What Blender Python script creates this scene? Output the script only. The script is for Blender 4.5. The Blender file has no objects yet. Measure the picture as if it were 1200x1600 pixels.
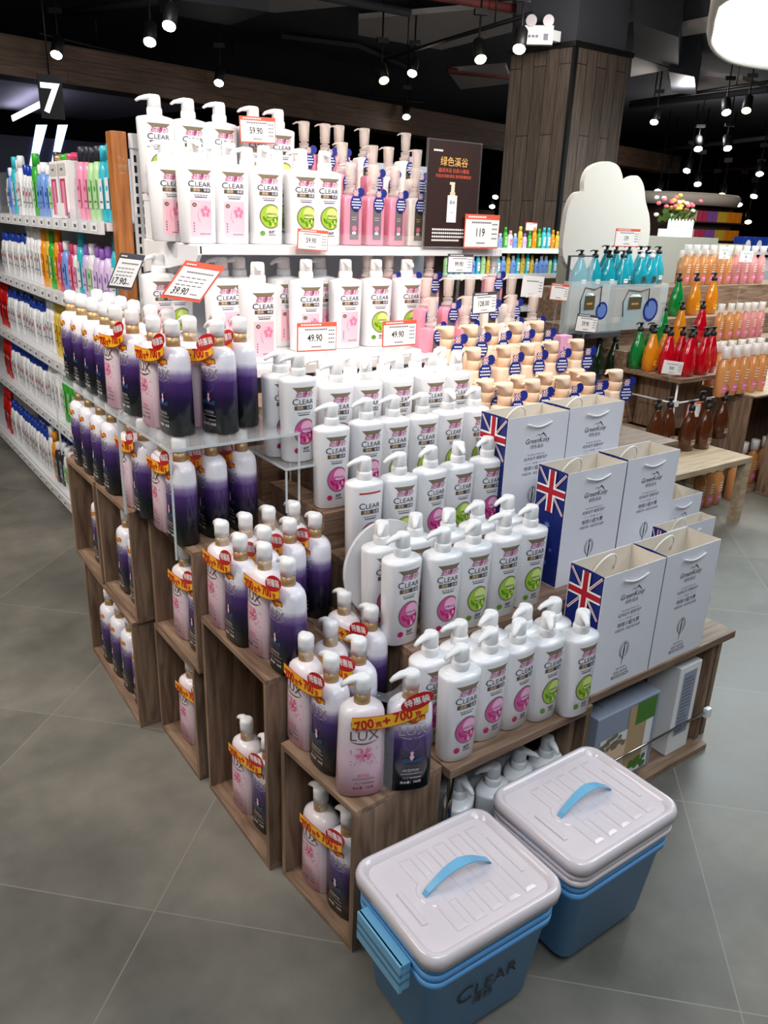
import bpy, math, random
from mathutils import Vector, Matrix
random.seed(7)
PI = math.pi
S = bpy.context.scene
COL = S.collection
# ------------------------------------------------------------------ camera
FPX, TH, RO, YA, H = 1231.73, .3564, -.03717, .6315, 1.45
FW = Vector((math.sin(YA)*math.cos(TH), math.cos(YA)*math.cos(TH), -math.sin(TH)))
R0 = Vector((math.cos(YA), -math.sin(YA), 0)); D0 = FW.cross(R0)
RT = R0*math.cos(RO)+D0*math.sin(RO); DN = -R0*math.sin(RO)+D0*math.cos(RO)
cam = bpy.data.cameras.new('camera'); camo = bpy.data.objects.new('camera', cam); COL.objects.link(camo)
camo.matrix_world = Matrix(((RT.x, -DN.x, -FW.x, 0), (RT.y, -DN.y, -FW.y, 0), (RT.z, -DN.z, -FW.z, H), (0, 0, 0, 1)))
cam.sensor_fit = 'VERTICAL'; cam.sensor_height = 36; cam.sensor_width = 27; cam.lens = FPX/1600*36
cam.clip_start = .05; cam.clip_end = 100
S.camera = camo
# ------------------------------------------------------------------ view, world, lights
S.view_settings.view_transform = 'Standard'; S.view_settings.look = 'None'
S.view_settings.gamma = 1; S.view_settings.use_curve_mapping = False
S.view_settings.exposure = 0.0
W = bpy.data.worlds.new('world'); S.world = W; W.use_nodes = True
W.node_tree.nodes['Background'].inputs[0].default_value = (.80, .86, 1, 1)
W.node_tree.nodes['Background'].inputs[1].default_value = .10

def light(kind, loc, tgt, power, color, size=.3, angle=60, blend=.5, size_y=None):
    l = bpy.data.lights.new('store_or_fill_light', kind); l.energy = power; l.color = color
    if kind == 'SPOT':
        l.spot_size = math.radians(angle); l.spot_blend = blend; l.shadow_soft_size = size
    elif kind == 'AREA':
        l.size = size
        if size_y: l.shape = 'RECTANGLE'; l.size_y = size_y
    o = bpy.data.objects.new('store_or_fill_light', l); COL.objects.link(o); o.location = loc
    d = Vector(tgt)-Vector(loc); o.rotation_euler = d.to_track_quat('-Z', 'Y').to_euler()
    return o
WARM = (1, .86, .74); NEUT = (1, .96, .92); COOL = (.86, .93, 1)
light('SPOT', (.6, .5, 2.85), (1.35, 2.5, 1.4), 118, WARM, .04, 46, .6)
light('SPOT', (1.9, .7, 2.85), (1.7, 2.3, 1.2), 100, WARM, .04, 50, .6)
light('SPOT', (1.2, 1.0, 2.85), (1.2, 2.3, 1.2), 40, WARM, .04, 60, .6)
light('SPOT', (-.6, 1.7, 2.85), (.75, 2.1, 1.0), 70, WARM, .04, 55, .6)
light('SPOT', (2.6, 1.2, 2.85), (3.9, 2.9, .9), 130, WARM, .04, 60, .6)
light('SPOT', (-.6, 3.6, 2.85), (1.0, 3.6, .8), 130, NEUT, .04, 95, .6)
light('SPOT', (3.6, 3.4, 2.85), (4.9, 4.9, 1.1), 90, NEUT, .05, 70, .6)
light('SPOT', (4.0, 3.5, 2.85), (5.9, 5.4, 1.9), 75, WARM, .05, 75, .6)
light('SPOT', (3.0, 1.4, 2.85), (4.4, 3.6, 1.4), 12, NEUT, .05, 60, .6)
light('SPOT', (10.6, 5.6, 2.85), (12.2, 8.2, 1.6), 120, WARM, .05, 60, .6)
light('SPOT', (7.6, 3.2, 2.85), (9.2, 5.0, 1.2), 130, NEUT, .05, 70, .6)
light('AREA', (.9, -.4, 3.1), (1.1, 1.2, .4), 27, COOL, 1.6)
light('AREA', (-.3, -.7, 3.1), (.9, 1.1, .2), 30, COOL, 1.2)  # added soft fill from behind the camera for the camera-side faces
for lx, ly, lp in ((2.4, 6.0, 9), (5.0, 4.8, 12), (4.6, 2.0, 8), (9.0, 6.5, 16), (1.5, 3.2, 5), (13, 9, 20)):
    q = bpy.data.lights.new('ceiling_fill', 'POINT'); q.energy = lp*1.8; q.color = NEUT; q.shadow_soft_size = .08; oq = bpy.data.objects.new('ceiling_fill', q); COL.objects.link(oq); oq.location = (lx, ly, 2.95)  # unseen point lights, added to brighten the dark ceiling
light('AREA', (-1.6, 2.2, 3.1), (-.4, 2.4, 0), 62, (1, .93, .85), 1.8)
light('AREA', (3.2, .2, 3.1), (2.4, 1.1, 0), 46, COOL, 1.6)
light('AREA', (6.5, 2.5, 2.5), (6.2, 2.8, 0), 60, COOL, 1.2)

# ------------------------------------------------------------------ pixel helpers (measured points of the photo onto real planes)
def ray(px, py): return FW + RT*((px-600)/FPX) + DN*((py-800)/FPX)
def atz(px, py, z):
    v = ray(px, py); return Vector((0, 0, H))+v*((z-H)/v.z)
def aty(px, py, y):
    v = ray(px, py); return Vector((0, 0, H))+v*(y/v.y)
def atx(px, py, x):
    v = ray(px, py); return Vector((0, 0, H))+v*(x/v.x)

# ------------------------------------------------------------------ materials
M = {}
def srgb(c):
    return tuple(((x/255)/12.92 if x/255 <= .04045 else ((x/255+.055)/1.055)**2.4) for x in c)+(1,)
def mat(name, rgb, rough=.5, metal=0, spec=.5, trans=0, emit=0, coat=0, alpha=1, ior=1.45, sss=0):
    m = bpy.data.materials.new(name); m.use_nodes = True; b = m.node_tree.nodes['Principled BSDF']
    b.inputs['Base Color'].default_value = srgb(rgb); b.inputs['Roughness'].default_value = rough
    b.inputs['Metallic'].default_value = metal; b.inputs['Specular IOR Level'].default_value = spec
    b.inputs['Transmission Weight'].default_value = trans; b.inputs['Coat Weight'].default_value = coat
    b.inputs['IOR'].default_value = ior
    b.inputs['Alpha'].default_value = alpha
    if emit:
        b.inputs['Emission Color'].default_value = srgb(rgb); b.inputs['Emission Strength'].default_value = emit
    M[name] = m; return m
def nodes(m): return m.node_tree.nodes, m.node_tree.links
def ramp(nt, stops):
    r = nt.nodes.new('ShaderNodeValToRGB'); e = r.color_ramp.elements
    while len(e) > 1: e.remove(e[-1])
    e[0].position = stops[0][0]; e[0].color = srgb(stops[0][1])
    for p, c in stops[1:]:
        k = e.new(p); k.color = srgb(c)
    return r
def noise_mat(name, stops, scale, stretch=(1, 1, 1), rough=.5, detail=6, dist=0, bump=0, coord='Object'):
    m = mat(name, stops[0][1], rough); n, l = nodes(m); b = n['Principled BSDF']
    tc = n.new('ShaderNodeTexCoord'); mp = n.new('ShaderNodeMapping'); mp.inputs['Scale'].default_value = stretch
    nz = n.new('ShaderNodeTexNoise'); nz.inputs['Scale'].default_value = scale; nz.inputs['Detail'].default_value = detail
    nz.inputs['Distortion'].default_value = dist
    r = ramp(m.node_tree, stops)
    l.new(tc.outputs[coord], mp.inputs[0]); l.new(mp.outputs[0], nz.inputs[0]); l.new(nz.outputs[0], r.inputs[0]); l.new(r.outputs[0], b.inputs['Base Color'])
    if bump:
        bp = n.new('ShaderNodeBump'); bp.inputs['Strength'].default_value = bump; bp.inputs['Distance'].default_value = .002
        l.new(nz.outputs[0], bp.inputs['Height']); l.new(bp.outputs[0], b.inputs['Normal'])
    return m
def zgrad(name, stops, h, rough=.25, noise=0, trans=0):
    m = mat(name, stops[0][1], rough, trans=trans); n, l = nodes(m); b = n['Principled BSDF']
    tc = n.new('ShaderNodeTexCoord'); sx = n.new('ShaderNodeSeparateXYZ'); d = n.new('ShaderNodeMath'); d.operation = 'DIVIDE'; d.inputs[1].default_value = h
    l.new(tc.outputs['Object'], sx.inputs[0]); l.new(sx.outputs['Z'], d.inputs[0]); src = d.outputs[0]
    if noise:
        nz = n.new('ShaderNodeTexNoise'); nz.inputs['Scale'].default_value = 28
        ad = n.new('ShaderNodeMath'); ad.operation = 'MULTIPLY_ADD'; ad.inputs[1].default_value = noise; l.new(tc.outputs['Object'], nz.inputs[0])
        l.new(nz.outputs[0], ad.inputs[0]); l.new(d.outputs[0], ad.inputs[2]); src = ad.outputs[0]
    r = ramp(m.node_tree, stops); l.new(src, r.inputs[0]); l.new(r.outputs[0], b.inputs['Base Color']); return m
WD = [(.3, (96, 75, 60)), (.46, (124, 99, 80)), (.58, (142, 116, 95)), (.72, (158, 131, 108))]
noise_mat('wood_v', WD, 6, (9, 9, .9), .5, 7, .6, .15)
noise_mat('wood_y', WD, 6, (9, .9, 9), .5, 7, .6, .15)
noise_mat('wood_x', WD, 6, (.9, 9, 9), .5, 7, .6, .15)
noise_mat('wood_edge', [(.3, (150, 124, 100)), (.7, (178, 152, 126))], 30, (1, 1, 1), .5)
noise_mat('wood_post', [(.3, (140, 82, 40)), (.7, (190, 122, 66))], 8, (8, 8, .8), .4)
noise_mat('pale_wood', [(.3, (150, 132, 108)), (.7, (188, 168, 140))], 6, (1, 8, 8), .5)
mat('white_plastic', (240, 240, 242), .22, coat=.3)
mat('pump_white', (238, 238, 238), .3)
mat('gold', (176, 146, 104), .35, metal=.35)
mat('ribbon_olive', (126, 114, 92), .4)
mat('magenta', (172, 22, 120), .5)
mat('navy', (30, 28, 70), .4)
mat('ink', (28, 26, 36), .5)
mat('grey_ink', (110, 108, 118), .5)
mat('bar_brown', (92, 80, 58), .4)
mat('white_ink', (245, 245, 245), .5)
mat('pink_circle', (205, 78, 150), .35)
mat('pink_light', (238, 176, 210), .35)
mat('pink_deep', (176, 18, 92), .35)
mat('rim_grey', (120, 104, 98), .35)
mat('green_circle', (152, 190, 60), .35)
mat('green_light', (206, 226, 130), .35)
mat('green_deep', (92, 138, 26), .35)
mat('pink_rect', (240, 186, 200), .35)
mat('pink_petal', (222, 120, 156), .4)
zgrad('lux_purple', [(0, (10, 20, 20)), (.24, (20, 27, 32)), (.46, (42, 30, 66)), (.64, (76, 50, 112)), (.73, (140, 122, 168)), (.80, (234, 232, 240))], .205, .14, .07)
zgrad('lux_pink', [(0, (222, 168, 184)), (.25, (226, 190, 204)), (.6, (230, 208, 218)), (.85, (240, 232, 236))], .205, .22)
mat('bronze', (118, 98, 84), .35, metal=.3)
mat('silver', (176, 168, 172), .3, metal=.3)
mat('orange_band', (232, 150, 40), .35)
mat('promo_red', (196, 22, 24), .4)
mat('promo_yellow', (250, 190, 40), .4)
mat('ribbon_red', (196, 60, 24), .4)
mat('dark_blue_teal', (36, 72, 110), .4)
mat('bag_white', (226, 226, 232), .45)
mat('bag_inside', (226, 216, 200), .7)
mat('bag_navy', (22, 38, 112), .4)
mat('flag_red', (176, 20, 40), .5)
mat('star_blue', (96, 128, 196), .5)
mat('rope', (240, 238, 236), .7)
mat('blue_bin', (104, 172, 232), .3)
mat('blue_handle', (122, 188, 226), .25)
mat('lid_white', (226, 216, 220), .14, coat=.5)
mat('clear_pump', (252, 236, 226), .05, coat=.6, alpha=.34)
mat('pink_liquid', (248, 158, 182), .08, coat=.6, trans=.15)
mat('white_liquid', (250, 240, 234), .15, coat=.4)
mat('cream', (244, 214, 186), .36)
mat('cream_dark', (234, 198, 166), .36)
mat('tag_navy', (28, 42, 130), .4)
mat('label_grey', (112, 104, 112), .4)
mat('acrylic', (240, 244, 246), .04, alpha=.05)
mat('acrylic_plate', (236, 242, 244), .04, alpha=.16)
mat('acrylic_edge', (226, 234, 236), .1, alpha=.6)
mat('white_metal', (226, 226, 228), .35)
mat('grey_panel', (196, 200, 208), .5)
mat('slot_black', (24, 24, 26), .7)
mat('tag_red', (222, 96, 72), .45)
mat('tag_white', (242, 240, 238), .45)
mat('tag_dark', (74, 72, 82), .45)
mat('poster_black', (52, 38, 36), .35)
mat('poster_gold', (214, 168, 96), .5)
mat('chrome', (200, 196, 190), .15, metal=1)
mat('black', (16, 16, 17), .5)
mat('dark_grey', (62, 64, 70), .7)
mat('ceiling_dark', (84, 88, 96), .85)
mat('ceiling_slab', (190, 184, 182), .85)
mat('lilac_ceiling', (190, 182, 206), .8)
mat('pipe_red', (120, 60, 56), .6)
mat('lamp_on', (255, 250, 238), .5, emit=40)
mat('lamp_warm', (255, 206, 130), .5, emit=28)
mat('lamp_cool', (214, 226, 255), .5, emit=34)
mat('oval_on', (240, 255, 255), .5, emit=9)
mat('led_blue', (200, 232, 255), .5, emit=2.2)
mat('led_white', (235, 240, 255), .5, emit=3)
mat('sign_on', (225, 228, 255), .5, emit=2)
mat('wall_dark', (26, 22, 24), .8)
mat('wall_brown', (64, 46, 42), .7)
mat('cloud_white', (196, 190, 182), .6)
mat('concrete', (140, 136, 124), .7)
mat('frost', (222, 232, 234), .4, alpha=.32)
mat('clear_cap', (244, 240, 236), .06, coat=.5, alpha=.55)
mat('teal', (40, 186, 206), .06, coat=.8, trans=.35)
mat('green_liq', (16, 142, 62), .06, coat=.8, trans=.35)
mat('orange_liq', (240, 150, 24), .06, coat=.8, trans=.35)
mat('red_liq', (206, 10, 34), .06, coat=.8, trans=.35)
mat('dkgreen_liq', (24, 44, 30), .06, coat=.8, trans=.35)
mat('brown_liq', (92, 48, 26), .06, coat=.8, trans=.35)
mat('amber_liq', (236, 168, 104), .06, coat=.8, trans=.35)
mat('rose_liq', (242, 166, 162), .06, coat=.8, trans=.35)
mat('flower_yellow', (250, 200, 90), .7); mat('flower_pink', (232, 110, 120), .7); mat('leaf', (76, 110, 40), .7)
mat('marble', (206, 204, 204), .4)
mat('carton_grey', (150, 158, 176), .5)
mat('carton_pic', (190, 160, 120), .5)
mat('carton_green', (74, 128, 48), .5)
# floor: large grey stone tiles laid at 45 degrees with thin pale joints
fm = mat('floor_tile', (104, 102, 94), .42); n, l = nodes(fm); b = n['Principled BSDF']
tc = n.new('ShaderNodeTexCoord'); sx = n.new('ShaderNodeSeparateXYZ'); l.new(tc.outputs['Object'], sx.inputs[0])
def mth(op, a, bb=None, c=None):
    q = n.new('ShaderNodeMath'); q.operation = op
    for i, v in enumerate((a, bb, c)):
        if v is None: continue
        if isinstance(v, (int, float)): q.inputs[i].default_value = v
        else: l.new(v, q.inputs[i])
    return q.outputs[0]
T = .616
def joint(val, off):
    t = mth('DIVIDE', mth('SUBTRACT', val, off), T)
    d = mth('ABSOLUTE', mth('SUBTRACT', t, mth('ROUND', t)))
    return mth('LESS_THAN', d, .0024), mth('FLOOR', t)
u = mth('MULTIPLY', mth('ADD', sx.outputs['X'], sx.outputs['Y']), .70711)
v = mth('MULTIPLY', mth('SUBTRACT', sx.outputs['Y'], sx.outputs['X']), .70711)
j1, c1 = joint(u, 1.230); j2, c2 = joint(v, .670)
jj = mth('MAXIMUM', j1, j2)
nz = n.new('ShaderNodeTexNoise'); nz.inputs['Scale'].default_value = 2.4; nz.inputs['Detail'].default_value = 9; nz.inputs['Roughness'].default_value = .62
l.new(tc.outputs['Object'], nz.inputs[0])
wn = n.new('ShaderNodeTexWhiteNoise'); wn.noise_dimensions = '2D'; cb = n.new('ShaderNodeCombineXYZ'); l.new(c1, cb.inputs[0]); l.new(c2, cb.inputs[1]); l.new(cb.outputs[0], wn.inputs['Vector'])
fac = mth('ADD', nz.outputs[0], mth('MULTIPLY', mth('SUBTRACT', wn.outputs['Value'], .5), .12))
rp = ramp(fm.node_tree, [(.32, (92, 90, 83)), (.5, (112, 109, 101)), (.68, (132, 127, 117))]); l.new(fac, rp.inputs[0])
mx = n.new('ShaderNodeMix'); mx.data_type = 'RGBA'; l.new(jj, mx.inputs[0]); l.new(rp.outputs[0], mx.inputs[6]); mx.inputs[7].default_value = srgb((138, 135, 127))
l.new(mx.outputs[2], b.inputs['Base Color'])
rr = mth('MULTIPLY_ADD', nz.outputs[0], .25, .27); l.new(rr, b.inputs['Roughness'])
# plank cladding for pillar and beam
def planks(name, cols, pw, pl, axis):
    m = mat(name, cols[0], .6); n, l = nodes(m); b = n['Principled BSDF']
    tc = n.new('ShaderNodeTexCoord'); mp = n.new('ShaderNodeMapping')
    if axis == 'z': mp.inputs['Rotation'].default_value = (0, PI/2, 0)
    br = n.new('ShaderNodeTexBrick'); br.inputs['Scale'].default_value = 1; br.inputs['Brick Width'].default_value = pl; br.inputs['Row Height'].default_value = pw
    br.inputs['Mortar Size'].default_value = .004; br.inputs['Bias'].default_value = 0
    br.inputs['Color1'].default_value = srgb(cols[0]); br.inputs['Color2'].default_value = srgb(cols[1]); br.inputs['Mortar'].default_value = srgb(cols[2])
    nz = n.new('ShaderNodeTexNoise'); nz.inputs['Scale'].default_value = 5; nz.inputs['Detail'].default_value = 6
    m2 = n.new('ShaderNodeMapping'); m2.inputs['Scale'].default_value = (.7, 9, 9)
    cx = n.new('ShaderNodeSeparateXYZ'); cc = n.new('ShaderNodeCombineXYZ')
    l.new(tc.outputs['Object'], cx.inputs[0])
    if axis == 'z': l.new(cx.outputs['Z'], cc.inputs[0]); l.new(cx.outputs['X'], cc.inputs[1])
    else: l.new(cx.outputs['X'], cc.inputs[0]); l.new(cx.outputs['Z'], cc.inputs[1])
    l.new(cc.outputs[0], br.inputs[0]); l.new(cc.outputs[0], m2.inputs[0]); l.new(m2.outputs[0], nz.inputs[0])
    mx = n.new('ShaderNodeMix'); mx.data_type = 'RGBA'; mx.blend_type = 'MULTIPLY'; mx.inputs[0].default_value = .7
    r = ramp(m.node_tree, [(.3, (140, 140, 140)), (.7, (255, 255, 255))]); l.new(nz.outputs[0], r.inputs[0])
    l.new(br.outputs[0], mx.inputs[6]); l.new(r.outputs[0], mx.inputs[7]); l.new(mx.outputs[2], b.inputs['Base Color']); return m
planks('plank_v', ((106, 93, 83), (88, 77, 69), (44, 38, 35)), .13, 1.1, 'z')
planks('plank_h', ((122, 94, 76), (112, 86, 70), (84, 64, 54)), .11, 1.6, 'x')

# ------------------------------------------------------------------ mesh builder
TXT = {}
def text_geo(s, bold=0.0, shear=0.0):
    k = (s, bold, shear)
    if k in TXT: return TXT[k]
    c = bpy.data.curves.new('lettering', 'FONT'); c.body = s; c.size = 1; c.align_x = 'CENTER'; c.offset = bold; c.shear = shear; c.resolution_u = 2
    o = bpy.data.objects.new('lettering', c); COL.objects.link(o)
    bpy.context.view_layer.update()
    dg = bpy.context.evaluated_depsgraph_get(); e = o.evaluated_get(dg); me = e.to_mesh()
    vs = [(q.co.x, q.co.y) for q in me.vertices]; fs = [tuple(p.vertices) for p in me.polygons]
    e.to_mesh_clear(); bpy.data.objects.remove(o); bpy.data.curves.remove(c)
    ys = [y for x, y in vs] or [0, 1]; TXT[k] = (vs, fs, min(ys), max(ys)); return TXT[k]
class MB:
    def __init__(s): s.v = []; s.f = []; s.m = []; s.sm = []; s.mats = []
    def mi(s, name):
        if name not in s.mats: s.mats.append(name)
        return s.mats.index(name)
    def add(s, vs, fs, mname, smooth=False):
        o = len(s.v); s.v += [tuple(p) for p in vs]; k = s.mi(mname)
        for f in fs: s.f.append(tuple(i+o for i in f)); s.m.append(k); s.sm.append(smooth)
        return s
    def box(s, x0, y0, z0, x1, y1, z1, mname):
        vs = [(x0, y0, z0), (x1, y0, z0), (x1, y1, z0), (x0, y1, z0), (x0, y0, z1), (x1, y0, z1), (x1, y1, z1), (x0, y1, z1)]
        return s.add(vs, [(3, 2, 1, 0), (4, 5, 6, 7), (0, 1, 5, 4), (1, 2, 6, 5), (2, 3, 7, 6), (3, 0, 4, 7)], mname)
    def loft(s, secs, mname, seg=24, smooth=True, cap=(True, True)):
        vs = []
        for q in secs:
            z, rx, ry = q[:3]; nn = q[3] if len(q) > 3 else 2; cx = q[4] if len(q) > 4 else 0; cy = q[5] if len(q) > 5 else 0
            for i in range(seg):
                a = 2*PI*i/seg; c, d = math.cos(a), math.sin(a)
                vs.append((cx+rx*math.copysign(abs(c)**(2/nn), c), cy+ry*math.copysign(abs(d)**(2/nn), d), z))
        fs = []
        for k in range(len(secs)-1):
            for i in range(seg):
                j = (i+1) % seg; fs.append((k*seg+i, k*seg+j, (k+1)*seg+j, (k+1)*seg+i))
        s.add(vs, fs, mname, smooth); o = len(s.v)-len(vs)
        k = s.mi(mname)
        if cap[0]: s.f.append(tuple(o+i for i in range(seg))[::-1]); s.m.append(k); s.sm.append(False)
        if cap[1]: s.f.append(tuple(o+(len(secs)-1)*seg+i for i in range(seg))); s.m.append(k); s.sm.append(False)
        return s
    def tube(s, pts, rad, mname, seg=8, flat=1.0):
        pts = [Vector(p) for p in pts]; rad = rad if isinstance(rad, (list, tuple)) else [rad]*len(pts); vs = []
        for i, p in enumerate(pts):
            t = (pts[min(i+1, len(pts)-1)]-pts[max(i-1, 0)]).normalized()
            up = Vector((0, 0, 1)) if abs(t.z) < .95 else Vector((0, 1, 0))
            a = t.cross(up).normalized(); bb = a.cross(t)
            for k in range(seg):
                th = 2*PI*k/seg; vs.append(p+a*rad[i]*math.cos(th)+bb*rad[i]*flat*math.sin(th))
        fs = [(k*seg+i, k*seg+(i+1) % seg, (k+1)*seg+(i+1) % seg, (k+1)*seg+i) for k in range(len(pts)-1) for i in range(seg)]
        fs += [tuple(range(seg))[::-1], tuple((len(pts)-1)*seg+i for i in range(seg))]
        return s.add(vs, fs, mname, True)
    def poly(s, pts, fn, mname):
        return s.add([fn(*p) for p in pts], [tuple(range(len(pts)))], mname)
    def strip(s, top, bot, fn, mname):
        k = len(top); return s.add([fn(*p) for p in top]+[fn(*p) for p in bot], [(i, i+k, i+k+1, i+1) for i in range(k-1)], mname)
    def rect(s, u0, v0, u1, v1, fn, mname, k=1):
        us = [u0+(u1-u0)*i/k for i in range(k+1)]; return s.strip([(q, v1) for q in us], [(q, v0) for q in us], fn, mname)
    def disc(s, cu, cv, r, fn, mname, umax=9, seg=20, rings=3, asp=1):
        vs = [fn(min(cu, umax), cv)]; fs = []
        for j in range(1, rings+1):
            for i in range(seg):
                a = 2*PI*i/seg; vs.append(fn(min(cu+r*j/rings*math.cos(a)*asp, umax), cv+r*j/rings*math.sin(a)))
        for i in range(seg): fs.append((0, 1+i, 1+(i+1) % seg))
        for j in range(rings-1):
            for i in range(seg):
                p = 1+j*seg+i; q = 1+j*seg+(i+1) % seg; fs.append((p, p+seg, q+seg, q))
        return s.add(vs, fs, mname)
    def text(s, t, size, cu, v0, fn, mname, bold=0, shear=0, rot=0, wide=1):
        vs, fs, y0, y1 = text_geo(t, bold, shear); c, d = math.cos(rot), math.sin(rot)
        return s.add([fn(cu+size*(x*wide*c-y*d), v0+size*(x*wide*d+y*c)) for x, y in vs], fs, mname)
    def dashes(s, u0, u1, v0, hh, fn, mname, k=6):
        w = (u1-u0)/k
        for i in range(k): s.rect(u0+w*i+w*.12, v0, u0+w*(i+1)-w*.12, v0+hh, fn, mname)
        return s
    def obj(s, name, parent=None, bevel=0, loc=None, flip=False):
        me = bpy.data.meshes.new(name); me.from_pydata(s.v, [], s.f)
        for q in s.mats: me.materials.append(M[q])
        me.polygons.foreach_set('material_index', s.m); me.polygons.foreach_set('use_smooth', s.sm); me.update()
        o = bpy.data.objects.new(name, me); COL.objects.link(o)
        if parent: o.parent = parent
        if loc: o.location = loc
        if bevel:
            bv = o.modifiers.new('edge', 'BEVEL'); bv.width = bevel; bv.segments = 2; bv.limit_method = 'ANGLE'
        return o
def tag(o, label, cat, group=None):
    o['label'] = label; o['category'] = cat
    if group: o['group'] = group
    return o
def empty(name, loc=(0, 0, 0), rz=0):
    o = bpy.data.objects.new(name, None); COL.objects.link(o); o.location = loc; o.rotation_euler.z = rz; o.empty_display_size = .05; return o
KIDS = {}
def kids(o):
    return [c for c in o.children]
def copy_tree(o, parent=None):
    c = o.copy(); COL.objects.link(c); c.parent = parent
    for ch in KIDS[o.name_full] if o.name_full in KIDS else []:
        copy_tree(ch, c)
    return c
def register(o):
    for q in [o]+list(o.children_recursive): KIDS[q.name_full] = list(q.children)
PROTOS = []
class Proto:
    """first use hands out the original, later uses copies"""
    def __init__(s, root): s.root = root; register(root); s.used = False; PROTOS.append(s)
    def place(s, loc, rz, label, cat, group=None, scale=None, tilt=None):
        if s.used: o = copy_tree(s.root)
        else: o = s.root; s.used = True
        o.location = loc; o.rotation_euler = (tilt[0] if tilt else 0, tilt[1] if tilt else 0, rz)
        if scale: o.scale = (scale,)*3
        tag(o, label, cat, group); return o
    def ch(s, o): return o
def struct(name, mb, **k):
    o = mb.obj(name, **k); o['kind'] = 'structure'; return o
ORD = ['first', 'second', 'third', 'fourth', 'fifth', 'sixth', 'seventh', 'eighth', 'ninth', 'tenth', 'eleventh', 'twelfth', 'thirteenth', 'fourteenth', 'fifteenth', 'sixteenth', 'seventeenth', 'eighteenth', 'nineteenth', 'twentieth'] + ['twenty-'+q for q in ('first', 'second', 'third', 'fourth', 'fifth', 'sixth', 'seventh', 'eighth', 'ninth')]+['thirtieth']

# ------------------------------------------------------------------ setting
struct('floor', MB().box(-8, -5, -.05, 26, 26, 0, 'floor_tile'))
struct('ceiling', MB().box(-8, -5, 3.6, 26, 26, 3.7, 'ceiling_dark'))
struct('wall_back', MB().box(-8, 22, 0, 26, 22.1, 3.6, 'wall_dark'))
struct('wall_right', MB().box(24, -5, 0, 24.1, 22, 3.6, 'wall_dark'))
struct('wall_left', MB().box(-7.9, -5, 0, -7.8, 22, 3.6, 'wall_dark'))
struct('wall_front', MB().box(-8, -4.9, 0, 26, -4.8, 3.6, 'wall_dark'))
# beam clad in horizontal planks
a, bb = Vector((-3, 7.92, 2.58)), Vector((16, 11.47, 2.58)); ang = math.atan2(bb.y-a.y, bb.x-a.x)
o = struct('trim_1', MB().box(0, 0, 0, 19.3, .35, .34, 'plank_h')); o.location = a; o.rotation_euler.z = ang
o = struct('trim_2', MB().box(0, .36, .30, 9, 6, .34, 'lilac_ceiling')); o.location = a; o.rotation_euler.z = ang
# pillar clad in vertical planks, corner towards the aisle
pl, pc, pr = Vector((5.594, 5.967, 0)), Vector((5.705, 5.303, 0)), Vector((6.416, 5.299, 0))
pb = pl+(pr-pc)
def quad_prism(pts, z0, z1, mname, mb=None):
    mb = mb or MB(); vs = [(p[0], p[1], z0) for p in pts]+[(p[0], p[1], z1) for p in pts]; k = len(pts)
    fs = [tuple(range(k))[::-1], tuple(range(k, 2*k))]+[(i, (i+1) % k, (i+1) % k+k, i+k) for i in range(k)]
    mb.add(vs, fs, mname); return mb
def clad(name, p, q, z1, thick=.03):
    d = (q-p); L = d.length; o = MB().box(0, 0, 0, L, thick, z1, 'plank_v').obj(name); o.location = (p.x, p.y, 0); o.rotation_euler.z = math.atan2(d.y, d.x); o['kind'] = 'structure'; return o
struct('trim_3', quad_prism([pl+Vector((.05, .03, 0)), pc+Vector((.04, .04, 0)), pr+Vector((-.03, .04, 0)), pb], 0, 3.6, 'dark_grey'))
clad('trim_4', pl, pc, 2.88); clad('trim_5', pc+Vector((.03, 0, 0)), pr, 2.88)
mb = MB(); mb.box(-.012, -.014, 0, .026, .02, 2.9, 'black'); o = struct('trim_6', mb); o.location = (pc.x, pc.y, 0)
mb = MB()
for p, q in ((pl, pc), (pc, pr)):
    d = (q-p).normalized(); nn = Vector((d.y, -d.x, 0))*.03
    quad_prism([p+nn-d*.02, q+nn+d*.02, q-nn, p-nn], 2.87, 2.91, 'black', mb)
struct('trim_7', mb)
# slabs and ducts hanging under the dark ceiling
def ceil_poly(name, pts, z, mname, thick=.05):
    w = [atz(px, py, z) for px, py in pts]; return struct(name, quad_prism(w, z, z+thick, mname))
ceil_poly('trim_8', [(560, 30), (800, 10), (800, 50), (690, 78), (560, 55)], 3.45, 'ceiling_slab')
ceil_poly('trim_9', [(955, -40), (1000, -40), (992, 33), (955, 42)], 3.4, 'ceiling_slab')
ceil_poly('trim_10', [(988, 88), (1050, 108), (985, 120)], 3.2, 'ceiling_slab')
ceil_poly('trim_11', [(1040, 110), (1160, 125), (1200, 140), (1085, 148), (1045, 128)], 3.3, 'ceiling_slab')
ceil_poly('trim_12', [(1040, 48), (1110, 34), (1110, 50), (1060, 58)], 3.3, 'ceiling_slab')
ceil_poly('trim_16', [(280, -60), (420, -60), (560, 8), (430, 20), (280, 0)], 3.5, 'ceiling_slab')
ceil_poly('trim_17', [(700, 112), (790, 105), (800, 130), (720, 140)], 3.3, 'ceiling_slab')
ceil_poly('trim_18', [(440, 60), (560, 75), (640, 110), (520, 95)], 3.5, 'dark_grey')
def duct(name, pts, z, hh, mname='dark_grey'):
    w = [atz(px, py, z) for px, py in pts]; return struct(name, quad_prism(w, z, z+hh, mname))
duct('trim_13', [(280, 0), (420, 18), (360, 40), (250, 20)], 3.2, .25)
duct('trim_14', [(990, 34), (1060, 58), (1060, 108), (990, 88)], 3.1, .4)
duct('trim_15', [(1045, 112), (1085, 120), (1088, 148), (1050, 145)], 3.05, .4)
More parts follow.
